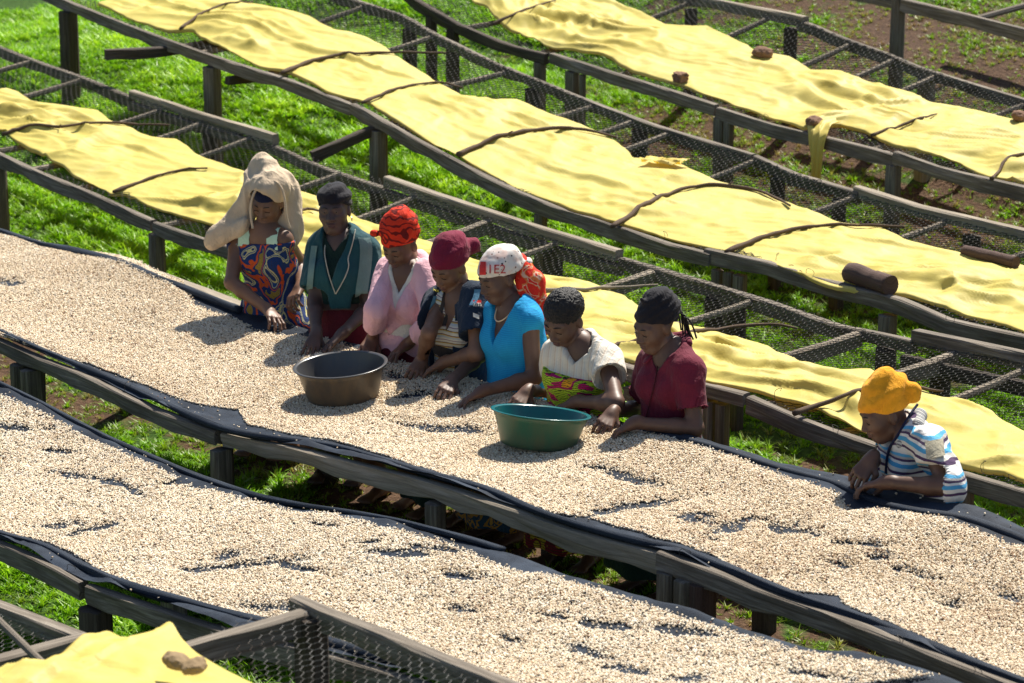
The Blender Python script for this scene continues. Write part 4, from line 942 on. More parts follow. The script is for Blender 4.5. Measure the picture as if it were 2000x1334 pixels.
def normals(V, F):
    N = np.zeros_like(V); n = np.cross(V[F[:, 2]] - V[F[:, 0]], V[F[:, 3]] - V[F[:, 1]])
    for k in range(4): np.add.at(N, F[:, k], n)
    return N / (np.linalg.norm(N, axis=1)[:, None] + 1e-12)
def wrinkle(V, F, amp, scale, seed, stretch=(1, 1, .55)):
    N = normals(V, F); Q = V * scale * np.asarray(stretch) + seed
    r = 1 - np.abs(2 * fbm(Q, 2) - 1); r2 = 1 - np.abs(2 * fbm(Q * 2.3 + 31.7, 2) - 1)
    return V + N * (amp * ((r - .72) * 1.3 + .45 * (r2 - .7)))[:, None]
def keep(V, F, p, n):
    """Keep the faces on the side that n points to."""
    s = (V - p) @ n > 0; F = F[s[F].all(1)]; ids = np.unique(F); mp = np.full(len(V), -1); mp[ids] = np.arange(len(ids)); return V[ids], mp[F]
def merge(parts):
    Vs, Fs, k = [], [], 0
    for V, F in parts: Vs.append(V); Fs.append(F + k); k += len(V)
    return np.concatenate(Vs), np.concatenate(Fs)

# cloth and skin materials
def skin_mat(name, col):
    m, t, b = new_mat(name); n1 = noise(t, coords(t), 40, 4); n2_ = noise(t, coords(t), 7, 3)
    c = ramp(t, [(.3, tuple(x * .78 for x in col)), (.7, tuple(x * 1.2 for x in col))], n2_); t.links.new(c, b.inputs['Base Color'])
    b.inputs['Roughness'].default_value = .5; b.inputs['Specular IOR Level'].default_value = .4; b.inputs['Subsurface Weight'].default_value = .06; b.inputs['Subsurface Radius'].default_value = (.02, .008, .005); b.inputs['Subsurface Scale'].default_value = .3
    bump(t, b, n1, .12, .002); return m
SKIN = {'a': skin_mat('skin_brown', (.165, .085, .052)), 'b': skin_mat('skin_dark', (.112, .060, .041)), 'c': skin_mat('skin_deep', (.072, .044, .036)), 'd': skin_mat('skin_warm', (.145, .070, .043))}
def cloth(name, col, weave=220, rough=.85, var=.18, fold=0.0):
    m, t, b = new_mat(name); v = coords(t); n1 = noise(t, v, weave, 2); n2_ = noise(t, v, 9, 4)
    c = ramp(t, [(.3, tuple(x * (1 - var) for x in col)), (.7, tuple(min(1, x * (1 + var)) for x in col))], n2_); t.links.new(c, b.inputs['Base Color'])
    b.inputs['Roughness'].default_value = rough; b.inputs['Specular IOR Level'].default_value = .2; b.inputs['Sheen Weight'].default_value = .08
    crease(t, b, v, weave); return m
def striped(name, stops, period, axis=(0, 0, 1), dist=.012, rough=.85, knit=0.0):
    m, t, b = new_mat(name); v = coords(t); dp = nd(t, 'ShaderNodeVectorMath', operation='DOT_PRODUCT'); t.links.new(v, dp.inputs[0]); dp.inputs[1].default_value = axis
    nz = noise(t, v, 6, 2); x = math_n(t, 'ADD', dp.outputs['Value'], math_n(t, 'MULTIPLY', math_n(t, 'SUBTRACT', nz, .5), dist * 2))
    fr = math_n(t, 'FRACT', math_n(t, 'ADD', math_n(t, 'DIVIDE', x, period), 40.0)); c = ramp(t, stops, fr, True)
    t.links.new(c, b.inputs['Base Color']); b.inputs['Roughness'].default_value = rough; b.inputs['Specular IOR Level'].default_value = .2
    crease(t, b, v, 200, .8); return m
def kitenge(name, scale, stops, lines=None, dots=None, dist=1.6):
    m, t, b = new_mat(name); v = coords(t); nz = noise(t, v, scale, 2.0, .4, dist); c = ramp(t, stops, nz, True)
    if lines:
        w_ = nd(t, 'ShaderNodeTexWave'); w_.inputs['Scale'].default_value = lines[0]; w_.inputs['Distortion'].default_value = lines[2]; w_.inputs['Detail Scale'].default_value = 1.2; w_.bands_direction = 'Z'; t.links.new(v, w_.inputs[0])
        c = mix(t, c, lines[1], ramp(t, [(.0, (1, 1, 1)), (.16, (1, 1, 1)), (.2, (0, 0, 0))], w_.outputs[1]))
    if dots:
        vo = nd(t, 'ShaderNodeTexVoronoi'); vo.inputs['Scale'].default_value = dots[0]; t.links.new(v, vo.inputs[0])
        c = mix(t, c, dots[1], ramp(t, [(.0, (1, 1, 1)), (dots[2], (1, 1, 1)), (dots[2] + .02, (0, 0, 0))], vo.outputs['Distance']))
    t.links.new(c, b.inputs['Base Color']); b.inputs['Roughness'].default_value = .8; b.inputs['Specular IOR Level'].default_value = .2; crease(t, b, v, 200, .9); return m
HAIR = plain('black_hair', (.012, .011, .012), .55, .5, 260, 1.0, .35)
DARKEYE = plain('dark_eye', (.01, .007, .006), .2, .1, 20, 0, .5); EYEW = plain('eye_white', (.45, .40, .34), .3, .1, 20, 0, .5)
LIPS = {k: plain('lips_' + k, tuple(x * f for x, f in zip(c, (1.05, .8, .85))), .45, .1, 40, 0, .4) for k, c in (('a', (.12, .062, .045)), ('b', (.085, .045, .037)), ('c', (.065, .036, .033)), ('d', (.11, .052, .040)))}

def hand_field(F_, wr, tip, n_up, side, curl=.55, spread=.18, grip=0.0):
    """A hand: palm, four unequal bent fingers and a thumb that leaves the side of the palm. side=+1: thumb towards cross(dir, n_up)."""
    d = nrm(tip - wr); n_up = nrm(n_up - d * (n_up @ d)); s = np.cross(d, n_up) * side
    pl_ = wr + d * .045
    F_.cone(wr - d * .02, wr + d * .02, .024, .025, .02)
    K = []
    for i, (o, l) in enumerate(((.030, .082), (.010, .088), (-.011, .084), (-.030, .074))):
        k = wr + d * l + s * o + n_up * (.004 - .25 * abs(o) * .6); K.append(k); F_.cone(wr + d * .012 + s * o * .45, k, .0165, .0115, .012)
    for i, (k, L) in enumerate(zip(K, ((.040, .025, .020), (.044, .028, .021), (.041, .026, .020), (.032, .020, .018)))):
        dirv = nrm(d + s * spread * (1 - i * .62)); p = k; a = curl * .55; r = .0094 - .0007 * (i == 3)
        for j, l in enumerate(L):
            dd_ = nrm(dirv * math.cos(a) - n_up * math.sin(a)); q = p + dd_ * l; F_.cone(p, q, r, r * .93, .004); p = q; r *= .93; a += curl * (.95 if j == 0 else .6)
    b0 = wr + d * .018 + s * .018 - n_up * .004; b1 = b0 + nrm(d * .62 + s * .75 - n_up * .25) * .042; b2 = b1 + nrm(d * .92 + s * (.35 - .5 * grip) - n_up * (.3 + grip * .4)) * .032; b3 = b2 + nrm(d * .95 + s * (.05 - .6 * grip) - n_up * (.35 + grip * .4)) * .026
    F_.cone(b0, b1, .0155, .0125, .012); F_.cone(b1, b2, .0115, .0105, .004); F_.cone(b2, b3, .0102, .0088, .004)
def axes(yaw, pitch, roll=0.0):
    """Right, forward, up of a head; yaw 0 looks at the viewer, positive turns to the left of the picture; pitch positive looks down."""
    f = np.array([-math.sin(yaw), -math.cos(yaw), 0.]); r = np.cross(f, UP); u = UP
    f, u = f * math.cos(pitch) - u * math.sin(pitch), u * math.cos(pitch) + f * math.sin(pitch)
    r, u = r * math.cos(roll) + u * math.sin(roll), u * math.cos(roll) - r * math.sin(roll)
    return np.stack([r, f, u])                 # rows
class Person:
    def __init__(s, label, skin, x, hips_x, back=.13, hips_z=.86, yaw=40, lean=.2, neck=None, head=None, hyaw=30, hpitch=30, hroll=0, sh=None, el=None, wr=None, tip=None, wh=(.05, .05), th=(.012, .012), feet=.0, scale=1.0, curl=(.55, .55), grip=(0, 0), hs=1.0, cond=(0, 0), eb='bb'):
        u, z = None, None
        # where she stands: behind the far edge of the sorting table
        for uu in np.linspace(-15, -5, 2001):
            vv = float(rail_v('C_far', uu)) + back; p = proj(W(uu, vv, .8))
            if p[0] > hips_x: break
        s.u, s.v = uu, vv; gz = float(ground_z(uu, vv)); s.gz = gz
        s.hips = W(uu, vv, gz + hips_z); s.t0 = depth(s.hips); s.skin = skin; s.hs = hs
        yw = R(yaw); s.f = np.array([-math.sin(yw), -math.cos(yw), 0.]); s.left = np.cross(UP, s.f); s.yaw = yw
        tn = s.t0 - lean * math.cos(yw) * CP
        s.neck = at_t(*neck, tn)
        dh = np.linalg.norm((s.neck - s.hips)[:2]); s.hips[2] = min(s.neck[2] - math.sqrt(max((.47 * hs) ** 2 - dh ** 2, .34 ** 2)), gz + .84)
        hw = .155 * hs
        dl = depth(s.neck + s.left * hw) - depth(s.neck)
        s.shL = at_t(*sh[1], tn + dl + .01); s.shR = at_t(*sh[0], tn - dl + .01)       # sh[0]: her right shoulder, on the left of the picture
        s.H = axes(R(hyaw), R(hpitch), R(hroll)); s.head = at_t(*head, depth(s.neck) - .03 * math.cos(yw))
        s.arm = []
        for i, (S_, e, w_, tp) in enumerate(((s.shR, el[0], wr[0], tip[0]), (s.shL, el[1], wr[1], tip[1]))):
            wp = np.array(W(*hit('C', *w_, wh[i] + .034))); tpp = np.array(W(*hit('C', *tp, th[i] + .030)))
            if cond[i]: wp = at_t(*w_, s.t0 + cond[i]); tpp = at_t(*tp, s.t0 + cond[i] - .02)
            cs = []
            for t in np.linspace(s.t0 - .6, s.t0 + .3, 91):
                E_ = at_t(*e, t); c = (np.linalg.norm(E_ - S_) - .27 * hs) ** 2 + (np.linalg.norm(E_ - wp) - .245 * hs) ** 2
                cs.append((c, t, E_))
            cm = min(q[0] for q in cs); E_ = max((q for q in cs if q[0] < cm + (.0035 if eb[i] == 'b' else .0002)), key=lambda q: q[1])[2]
            print(label[:22], 'arm%d upper %.2f fore %.2f hand %.2f' % (i, np.linalg.norm(E_ - S_), np.linalg.norm(E_ - wp), np.linalg.norm(tpp - wp)))
            s.arm.append((S_, E_, wp, tpp))
        print('   neck above ground %.2f head %.2f shoulders %.2f  sl %.2f sr %.2f' % (s.neck[2] - gz, s.head[2] - gz, np.linalg.norm(s.shL - s.shR), s.shL[2] - gz, s.shR[2] - gz))
        s.root = empty('person', W(uu, vv, gz), label, 'person', 'women sorting beans')
        s.curl, s.grip = curl, grip; s.hs = hs * .955
        s.chest = s.neck * .62 + s.hips * .38 - UP * .0; s.waist = s.neck * .3 + s.hips * .7
        s.hn = s.head - s.H[2] * .085 * hs - s.H[1] * .03                             # where the neck enters the skull
    bust = 1.0
    def torso(s, F_, e=0.0, bust=.0, wide=1.0):
        lat = s.left; up = nrm(s.neck - s.hips)
        F_.slab(s.chest + up * .10, s.chest - up * .02, .118 * wide + e, .126 * wide + e, lat, .70, .05)
        F_.slab(s.chest - up * .02, s.waist, .124 * wide + e, .114 * wide + e, lat, .76, .05)
        F_.slab(s.waist, s.hips, .116 * wide + e, .138 * wide + e, lat, .76, .05)
        F_.cone(s.neck - up * .02, s.shL - UP * .012, .046 + e, .043 + e, .05); F_.cone(s.neck - up * .02, s.shR - UP * .012, .046 + e, .043 + e, .05)
        if bust:
            b_ = .75 * bust * s.bust
            for k in (-1, 1): F_.ell(s.chest + up * .015 + s.f * .080 + lat * k * .062, (.056 * b_ + e, .056 * b_ + e, .060 * b_ + e), None, .06)
        return F_
    def arms(s, F_, e=0.0, upto=2.0, which=(0, 1), k=.02, ks=.05):
        """upto: 1 = to the elbow, 2 = to the wrist (fractions in between)"""
        for i in which:
            S_, E_, W_, _ = s.arm[i]
            if upto <= 1: Q = S_ + (E_ - S_) * upto; F_.cone(S_, Q, .043 + e, .043 + (.036 - .043) * upto + e, ks)
            else:
                f = upto - 1; Q = E_ + (W_ - E_) * f
                F_.cone(S_, E_, .043 + e, .035 + e, ks); m = E_ + (W_ - E_) * min(f, .3); F_.cone(E_, m, .035 + e, .0355 + e * 1.0, k)
                if f > .3: F_.cone(m, Q, .0355 + e, .0355 + (.0245 - .0355) * (f - .3) / .7 + e, k)
        return F_
    def headf(s, F_):
        A = s.H; c = s.head; g = s.hs; L = lambda x, y, z: c + (A[0] * x + A[1] * y + A[2] * z) * g
        def E(x, y, z, r, k=.02, op='u'): F_.ell(L(x, y, z), np.array(r) * g, A, k, op)
        E(0, -.018, .036, (.072, .092, .082), .02); E(0, .020, -.026, (.061, .071, .080), .04); E(0, .052, -.088, (.030, .030, .024), .035)
        F_.cone(L(-.048, .0, -.07), L(-.022, .05, -.095), .016, .016, .03); F_.cone(L(.048, .0, -.07), L(.022, .05, -.095), .016, .016, .03)
        for k in (-1, 1):
            E(k * .038, .052, -.024, (.026, .024, .026), .035); E(k * .031, .092, .003, (.017, .015, .010), .020, 's'); E(k * .031, .0725, .002, (.0160, .013, .0115), .010)
            E(k * .0755, -.012, -.008, (.009, .019, .030), .008); F_.cone(L(k * .016, .078, .022), L(k * .046, .067, .022), .0085, .007, .022)
            E(k * .0135, .092, -.036, (.0105, .0125, .0085), .006)
        F_.cone(L(0, .080, .012), L(0, .101, -.029), .0085, .0115, .012); E(0, .104, -.033, (.0115, .010, .0095), .006)
        E(0, .083, -.0585, (.024, .013, .0085), .010); E(0, .083, -.0715, (.021, .0125, .0095), .006)
        return F_
    def body(s):
        F_ = Field(); s.torso(F_, 0.0, 1); s.arms(F_, ks=.03)
        F_.chain([s.neck - UP * .03, s.neck + UP * .005, s.hn], [.052, .045, .043], .03)
        kf = s.f * .03
        s.foot = []
        for k in (-1, 1):
            hp = s.hips + s.left * k * .085 - UP * .03; an = np.array([*(s.hips + s.left * k * .095 + s.f * .05)[:2], s.gz + .075]); hl = np.linalg.norm(hp - an) / 2; kn = (hp + an) / 2 + s.f * math.sqrt(max(.395 ** 2 - hl ** 2, .0009)) * .9
            F_.chain([hp, kn, an], [.090, .056, .036], .03); F_.cone(kn * .6 + an * .4 - s.f * .012, kn * .75 + an * .25 - s.f * .012, .045, .050, .04)
            toe = an + s.f * .155 - UP * .052; F_.cone(an - UP * .045 - s.f * .03, an - UP * .04 + s.f * .06, .030, .030, .02); F_.slab(an - UP * .04 + s.f * .05, toe, .033, .040, s.left, .45, .02)
            for j in range(5): F_.cone(toe + s.left * (j - 2) * .016, toe + s.left * (j - 2) * .018 + s.f * (.035 - .004 * abs(j - 2)) - UP * .004, .011, .009, .006)
            s.foot.append(an)
        parts = []
        V, F = F_.net(.0085)
        nd_ = nrm(s.hn - s.neck); cutp = s.neck * .45 + s.hn * .55
        V, F = keep(V, F, cutp, -nd_)
        for i in (0, 1):
            S_, E_, W_, T_ = s.arm[i]; a = nrm(W_ - E_); q = W_ - a * .035
            sel = ((V - q) @ a > 0) & (np.linalg.norm(V - W_, axis=1) < .09); F = F[~sel[F].any(1)]
        ids = np.unique(F); mp = np.full(len(V), -1); mp[ids] = np.arange(len(ids)); parts.append((V[ids], mp[F]))
        Fh = Field(); s.headf(Fh); Fh.chain([s.neck - UP * .03, s.neck + UP * .005, s.hn], [.052, .045, .043], .03)
        V, F = Fh.net(.0036, lo=s.head - .17, hi=s.head + .17); 
        q_ = V - cutp; al = q_ @ nd_; rad = np.linalg.norm(q_ - al[:, None] * nd_, axis=1); sel = (al < -.016) & ((rad < .060) | ((V - s.head) @ s.H[2] < -.135)); F = F[~sel[F].any(1)]
        ids = np.unique(F); mp = np.full(len(V), -1); mp[ids] = np.arange(len(ids)); parts.append((V[ids], mp[F]))
        for i in (0, 1):
            S_, E_, W_, T_ = s.arm[i]; a = nrm(W_ - E_); Fg = Field(); s.arms(Fg, which=(i,), ks=.03)
            side = 1 if i == 0 else -1
            dr = nrm(T_ - W_); n_up = nrm(UP * 1.0 + (s.left * (.35 if i == 0 else -.35)))
            # her right hand (i=0): the thumb points towards her left
            sgn = 1.0 if (np.cross(dr, n_up) @ (s.left if i == 0 else -s.left)) > 0 else -1.0
            hand_field(Fg, W_, T_, n_up, sgn, s.curl[i], .2, s.grip[i])
            c = W_ + dr * .07; V, F = Fg.net(.0034, lo=c - .15, hi=c + .15); V, F = keep(V, F, W_ - a * .085, a)
            sel = np.linalg.norm(V - W_, axis=1) < .22; F = F[sel[F].all(1)]; parts.append((V, F))
        V, F = merge(parts); s.bodyo = mesh_obj('body', V, F, SKIN[s.skin], s.root, True); s.face()
    def face(s, open_eyes=False):
        A = s.H; c = s.head; g = s.hs; L = lambda x, y, z: c + (A[0] * x + A[1] * y + A[2] * z) * g
        def blob(nm, cc, r, mat, n=10):
            th, ph = np.meshgrid(np.linspace(0, math.pi, n), np.linspace(0, 2 * math.pi, 2 * n), indexing='ij'); q = np.stack([np.sin(th) * np.cos(ph), np.sin(th) * np.sin(ph), np.cos(th)], -1).reshape(-1, 3) * np.array(r) * g
            return mesh_obj(nm, L(*cc) + q @ A, grid_faces(n, 2 * n)[:, ::-1], mat, s.bodyo, True)
        for k in (-1, 1):
            if getattr(s, 'open_eyes', False):
                blob('eye', (k * .031, .0755, .003), (.0125, .0105, .0065), EYEW); blob('pupil', (k * .031, .0815, .003), (.0058, .0058, .0058), DARKEYE)
            else:
                V, F, uv = tube(np.array([L(k * .031 + x, .0865 - 7.5 * x * x * .9, -.0045 - 14 * (.00018 - x * x) * .35) for x in np.linspace(-.0145, .0145, 7)]), .0018 * g, 6); mesh_obj('eyelash', V, F, DARKEYE, s.bodyo, True)
            V, F, uv = tube(np.array([L(k * x, y, z) for x, y, z in ((.013, .0915, .0235), (.024, .0905, .0275), (.036, .0855, .0275), (.049, .074, .0225))]), np.array([.0022, .0030, .0026, .0012]) * g, 6); mesh_obj('eyebrow', V, F, HAIR, s.bodyo, True)
        blob('lip', (0, .0895, -.0592), (.0225, .0085, .0062), LIPS[s.skin]); blob('lip', (0, .0895, -.0705), (.0195, .0085, .0070), LIPS[s.skin])
    def wear(s, name, F_, mat, h=.0062, amp=.004, sc_=16, seed=0.0, stretch=(1, 1, .55), parent=None, disp=None):
        V, F = F_.net(h)
        if amp: V = wrinkle(V, F, amp, sc_, seed + s.u, stretch)
        if disp is not None: V = V + normals(V, F) * disp(V)[:, None]
        return mesh_obj(name, V, F, mat, parent or s.root, True)
    def skirt(s, mat, hem=.34, wide=1.0, fl=.22, seed=1.0):
        F_ = Field(); h0 = s.waist * .35 + s.hips * .65; hm = np.array([*(s.hips + s.f * .10)[:2], s.gz + hem])
        F_.slab(h0, s.hips - UP * .06, .142 * wide, .185 * wide, s.left, .80, .03); F_.slab(s.hips - UP * .06, hm, .185 * wide, fl * wide, s.left, .86, .03); F_.half(hm, -UP)
        cc = s.hips
        def dsp(V): a = np.arctan2((V - cc) @ s.left, (V - cc) @ s.f); return .010 * np.sin(a * 9 + 2 * vnoise(V * 3)) * np.clip((cc[2] - V[:, 2]) * 2.5, 0, 1)
        return s.wear('skirt', F_, mat, .0085, .004, 9, seed, (1, 1, .3), disp=dsp)
    def wrap(s, name, mat, c=(0, -.018, .052), r=(.083, .104, .086), cut=.018, tiltf=.30, extra=None, bands=(60, .004), seed=0., h=.005):
        """A head cloth: shell round the skull, cut along the forehead and nape."""
        A = s.H; g = s.hs; L = lambda x, y, z: s.head + (A[0] * x + A[1] * y + A[2] * z) * g
        F_ = Field(); F_.ell(L(*c), np.array(r) * g, A, .02)
        if extra: extra(F_, L, A, g)
        n = nrm(-A[2] + A[1] * tiltf)
        F_.half(L(0, .07, cut), n)
        c0 = s.head
        def dsp(V):
            q = (V - c0) @ A.T; w_ = fbm(V * 14 + seed, 2)
            return bands[1] * np.sin((q[:, 2] + .35 * q[:, 0] + .15 * q[:, 1]) * bands[0] * 2 + 5 * w_) + .006 * (fbm(V * 30 + seed, 2) - .5)
        return s.wear(name, F_, mat, h, 0, 0, seed, disp=dsp)
# ------------------------------------------------------------------ the eight women
TEAL = cloth('teal_knit', (.012, .062, .075)); TEAL2 = cloth('dark_teal_knit', (.008, .030, .038)); SAGE = cloth('sage_panel', (.12, .20, .19)); PIPE = cloth('cream_piping', (.42, .42, .34))
REDSK = cloth('dark_red_cloth', (.10, .010, .016)); BLACKC = cloth('black_cloth', (.012, .011, .016)); PINK = cloth('pink_fleece', (.72, .42, .47), var=.1); WHITEC = cloth('white_cotton', (.62, .60, .54)); MAROON = cloth('maroon_cotton', (.135, .012, .030)); MAROON2 = cloth('maroon_scarf', (.17, .010, .035))
DENIM = cloth('dark_denim', (.010, .022, .045), 300); DENIML = cloth('faded_denim', (.10, .24, .36), 300); BROWNB = cloth('grey_brown_band', (.045, .036, .032)); BLUEK = striped('blue_knit', [(0, (.013, .25, .53)), (.5, (.016, .31, .60))], .009, dist=.002)
ORANGE = cloth('orange_towelling', (.78, .34, .018), 120, .95, .25); BEIGE = cloth('beige_towel', (.52, .41, .29), 150, .95, .15); MINT = cloth('mint_cotton', (.52, .70, .50)); NAVY = cloth('navy_cloth', (.008, .012, .04)); REDC = cloth('red_cloth', (.62, .018, .010), var=.3); DGREEN = cloth('dark_green_cloth', (.006, .022, .018)); KHAKI = cloth('khaki_patch', (.33, .30, .22)); CREAMB = plain('cream_beads', (.62, .48, .30), .4, .1, 50, 0, .5); GOLD = plain('gold_earring', (.75, .52, .18), .3, .1, 50, 0, .5, 0, .8)
K1 = kitenge('blue_wax_print', 5.2, [(0, (.50, .42, .10)), (.30, (.012, .035, .13)), (.41, (.012, .035, .13)), (.435, (.55, .50, .22)), (.455, (.015, .06, .20)), (.475, (.55, .50, .22)), (.495, (.012, .035, .13)), (.56, (.58, .085, .018)), (.60, (.012, .035, .13)), (.64, (.30, .20, .035))], dots=(150, (.05, .04, .02), .22), dist=1.3)
K5 = kitenge('brown_wax_print', 12, [(0, (.02, .05, .09)), (.42, (.36, .17, .03)), (.52, (.02, .05, .09)), (.6, (.45, .25, .06))]); K6 = kitenge('lime_wax_print', 7.5, [(0, (.72, .33, .02)), (.40, (.45, .008, .12)), (.475, (.36, .52, .03)), (.60, (.45, .008, .12)), (.66, (.60, .55, .03))], lines=(32, (.02, .03, .01), 9), dots=None, dist=.8)
K7 = kitenge('red_gold_wax_print', 9, [(0, (.38, .26, .02)), (.45, (.16, .006, .02)), (.58, (.38, .26, .02))], lines=(25, (.03, .02, .01), 5))
S4 = striped('thin_striped_jersey', [(0, (.62, .60, .50)), (.22, (.50, .36, .09)), (.30, (.12, .03, .05)), (.34, (.60, .58, .50)), (.52, (.22, .14, .20)), (.58, (.62, .60, .52)), (.70, (.45, .50, .52)), (.86, (.52, .38, .12)), (.94, (.16, .05, .06))], .062)
S8 = striped('blue_striped_knit', [(0, (.66, .65, .62)), (.16, (.07, .04, .09)), (.26, (.60, .58, .52)), (.40, (.07, .30, .52)), (.56, (.62, .62, .60)), (.66, (.07, .045, .10)), (.74, (.40, .38, .36)), (.82, (.10, .36, .58)), (.92, (.62, .60, .58))], .105, dist=.02)
CHECK = striped('cream_check', [(0, (.62, .57, .48)), (.35, (.56, .44, .34)), (.45, (.64, .60, .52)), (.7, (.50, .52, .52)), (.76, (.64, .60, .52))], .035, axis=(.90, -.42, .0), dist=.0015)
RED_BLACK = kitenge('red_black_wrap', 7, [(0, (.66, .035, .012)), (.56, (.06, .008, .008)), (.60, (.66, .035, .012))], lines=(9, (.16, .010, .008), 14))
def scarf5():
    m, t, b = new_mat('white_red_scarf'); v = coords(t, 'Object'); vo = nd(t, 'ShaderNodeTexVoronoi'); vo.inputs['Scale'].default_value = 46; t.links.new(v, vo.inputs[0])
    c = mix(t, (.66, .62, .58), (.03, .03, .04), ramp(t, [(0, (1, 1, 1)), (.20, (1, 1, 1)), (.23, (0, 0, 0))], vo.outputs['Distance'])); n1 = noise(t, v, 11, 3)
    c = mix(t, c, (.62, .34, .26), ramp(t, [(.52, (0, 0, 0)), (.62, (.55, .55, .55))], n1)); t.links.new(c, b.inputs['Base Color']); b.inputs['Roughness'].default_value = .8; return m
SCARF5 = scarf5(); RED_TAIL = kitenge('red_scarf_tail', 14, [(0, (.70, .03, .015)), (.56, (.66, .18, .05)), (.62, (.68, .42, .30)), (.66, (.70, .03, .015))])
def vneck(p, F_, depth_, w=.075, dy=.0):
    """Cut a neck hole and a V down the front of a garment."""
    up = nrm(p.neck - p.hips); n0 = p.neck + up * .012
    F_.cone(p.neck + up * .10 + p.f * .03, p.neck - up * .004 + p.f * .025, w, w * .80, .0, 's')
    def f(P):
        q = P - n0; l = np.abs(q @ p.left); h = q @ up; ff = q @ p.f
        return np.maximum((l - w * np.clip((h + depth_ + .012) / (depth_ + .012), -5, 1.0)) * .8, -ff + .01)
    F_.func(f, n0 - .30, n0 + .30, 0, 's')
def top(p, e, upto, hem=.02, bust=1, wide=1.0, sleeves=(0, 1), flare=0.0, ex=.004):
    F_ = Field(); p.torso(F_, e, bust, wide)
    if upto: p.arms(F_, e + ex, upto, sleeves, .015, .022)
    up = nrm(p.neck - p.hips); F_.half(p.hips + up * hem, -up)
    if upto:
        for i in sleeves:
            S_, E_, W_, _ = p.arm[i]
            q, a = (S_ + (E_ - S_) * upto, nrm(E_ - S_)) if upto <= 1 else (E_ + (W_ - E_) * (upto - 1), nrm(W_ - E_))
            F_.cone(q, q + a * .09, .075 + e, .08 + e, .0, 's') 
            def f(P, q=q, a=a): d = (P - q) @ a; r = np.linalg.norm((P - q) - d[..., None] * a, axis=-1); return np.maximum(np.maximum(-d, d - .09), r - .072)
            F_.func(f, q - .13, q + .13, 0, 's')
    return F_
def line(p, name, pts, r, mat, parent=None, n=6):
    V, F, uv = tube(smooth_path(np.array(pts), 2), r, n); return mesh_obj(name, V, F, mat, parent or p.root, True)
def on_front(p, o, pts, lift=.004):
    """Drop picture points onto the nearest surface of a garment seen from the viewer."""
    me = o.data; V = np.empty(len(me.vertices) * 3, np.float32); me.vertices.foreach_get('co', V); V = V.reshape(-1, 3).astype(float) + np.array(ORG[o.name]); q = proj(V); t = depth(V); out = []
    for x, y in pts:
        d = (q[:, 0] - x) ** 2 + (q[:, 1] - y) ** 2; i = np.argpartition(d, 40)[:40]; i = i[d[i] < 6 ** 2 + d.min()]; j = i[np.argmin(t[i])]; out.append(at_t(x, y, t[j] - lift))
    return np.array(out)

# 1: hooded with a towel
p = Person('woman with a beige towel over her head in a blue wax-print dress', 'a', 0, 540, back=.12, yaw=25, lean=.10, neck=(516, 447), head=(524, 394), hyaw=22, hpitch=23, hroll=4, sh=((464, 474), (554, 466)), el=((452, 552), (590, 520)), wr=((524, 606), (587, 560)), tip=((556, 646), (570, 584)), wh=(.055, .14), th=(.01, .10), curl=(.5, .95), grip=(.2, .8), eb='ff')
p.body()
F_ = top(p, .013, 0, -.05, 1, 1.0); up = nrm(p.neck - p.hips); F_.half(p.neck - up * .058, up); w1 = p.wear('dress', F_, K1, .0062, .010, 9, 1.)
F_ = Field(); F_.slab(p.waist, p.hips - UP * .02, .155, .20, p.left, .82, .03); F_.slab(p.hips - UP * .02, np.array([*p.hips[:2], p.gz + .3]), .20, .23, p.left, .8, .03); F_.half(np.array([*p.hips[:2], p.gz + .3]), -UP); F_.cone(p.hips + p.left * .10 + p.f * .06, p.hips + p.left * .17 + p.f * .07 - UP * .02, .09, .07, .05); p.wear('skirt', F_, K1, .0085, .010, 8, 3.1, (1, 1, .5))
for k, xs in ((0, ((478, 474), (490, 458), (500, 450))), (1, ((545, 462), (540, 452), (532, 445)))):
    a = p.neck + p.left * (.085 if k else -.085) - up * .085 + p.f * .085; b = p.neck + p.left * (.075 if k else -.075) + up * .012 + p.f * .01; c = b - p.f * .06 - up * .05
    pts = smooth_path(np.array([a, (a + b) / 2 + p.f * .025 + up * .01, b + up * .02, c]), 2); V = []
    for q in pts:
        for t in np.linspace(-.5, .5, 6): V.append(q + p.left * .062 * t + p.f * .003 + up * .003)
    V = np.array(V); V2 = V - p.f * .006 - up * .004; n_ = len(pts); G1 = grid_faces(n_, 6); mesh_obj('strap', np.concatenate([V, V2]), np.concatenate([G1, G1[:, ::-1] + len(V)]), MINT, p.root, True)
p.wrap('headband', NAVY, c=(0, -.018, .040), r=(.079, .099, .086), cut=.046, tiltf=.25, bands=(40, .001))
A = p.H; L = lambda x, y, z: p.head + A[0] * x + A[1] * y + A[2] * z
F_ = Field(); t1 = depth(p.head); F_.ell(L(0, -.026, .058), (.096, .116, .100), A, .03)
Q = lambda x, y, d: at_t(x, y, t1 + d)
F_.cone(Q(520, 325, .03), Q(512, 318, .06), .045, .05, .05)
F_.slab(Q(492, 380, .05), Q(428, 462, .07), .056, .050, RGT * .8 + FWD * .5, .62, .06); F_.slab(Q(505, 350, .06), Q(470, 440, .06), .066, .064, RGT, .6, .06); F_.cone(Q(426, 462, .06), Q(416, 474, .06), .042, .030, .05); F_.slab(Q(440, 455, .03), Q(490, 440, -.01), .045, .035, UP, .55, .04)
F_.slab(Q(562, 370, .05), Q(574, 452, .05), .050, .040, RGT + FWD * .5, .75, .05); F_.cone(Q(572, 450, .03), Q(576, 466, .03), .034, .030, .03); F_.slab(Q(545, 360, .05), Q(560, 430, .05), .06, .05, RGT, .7, .05)
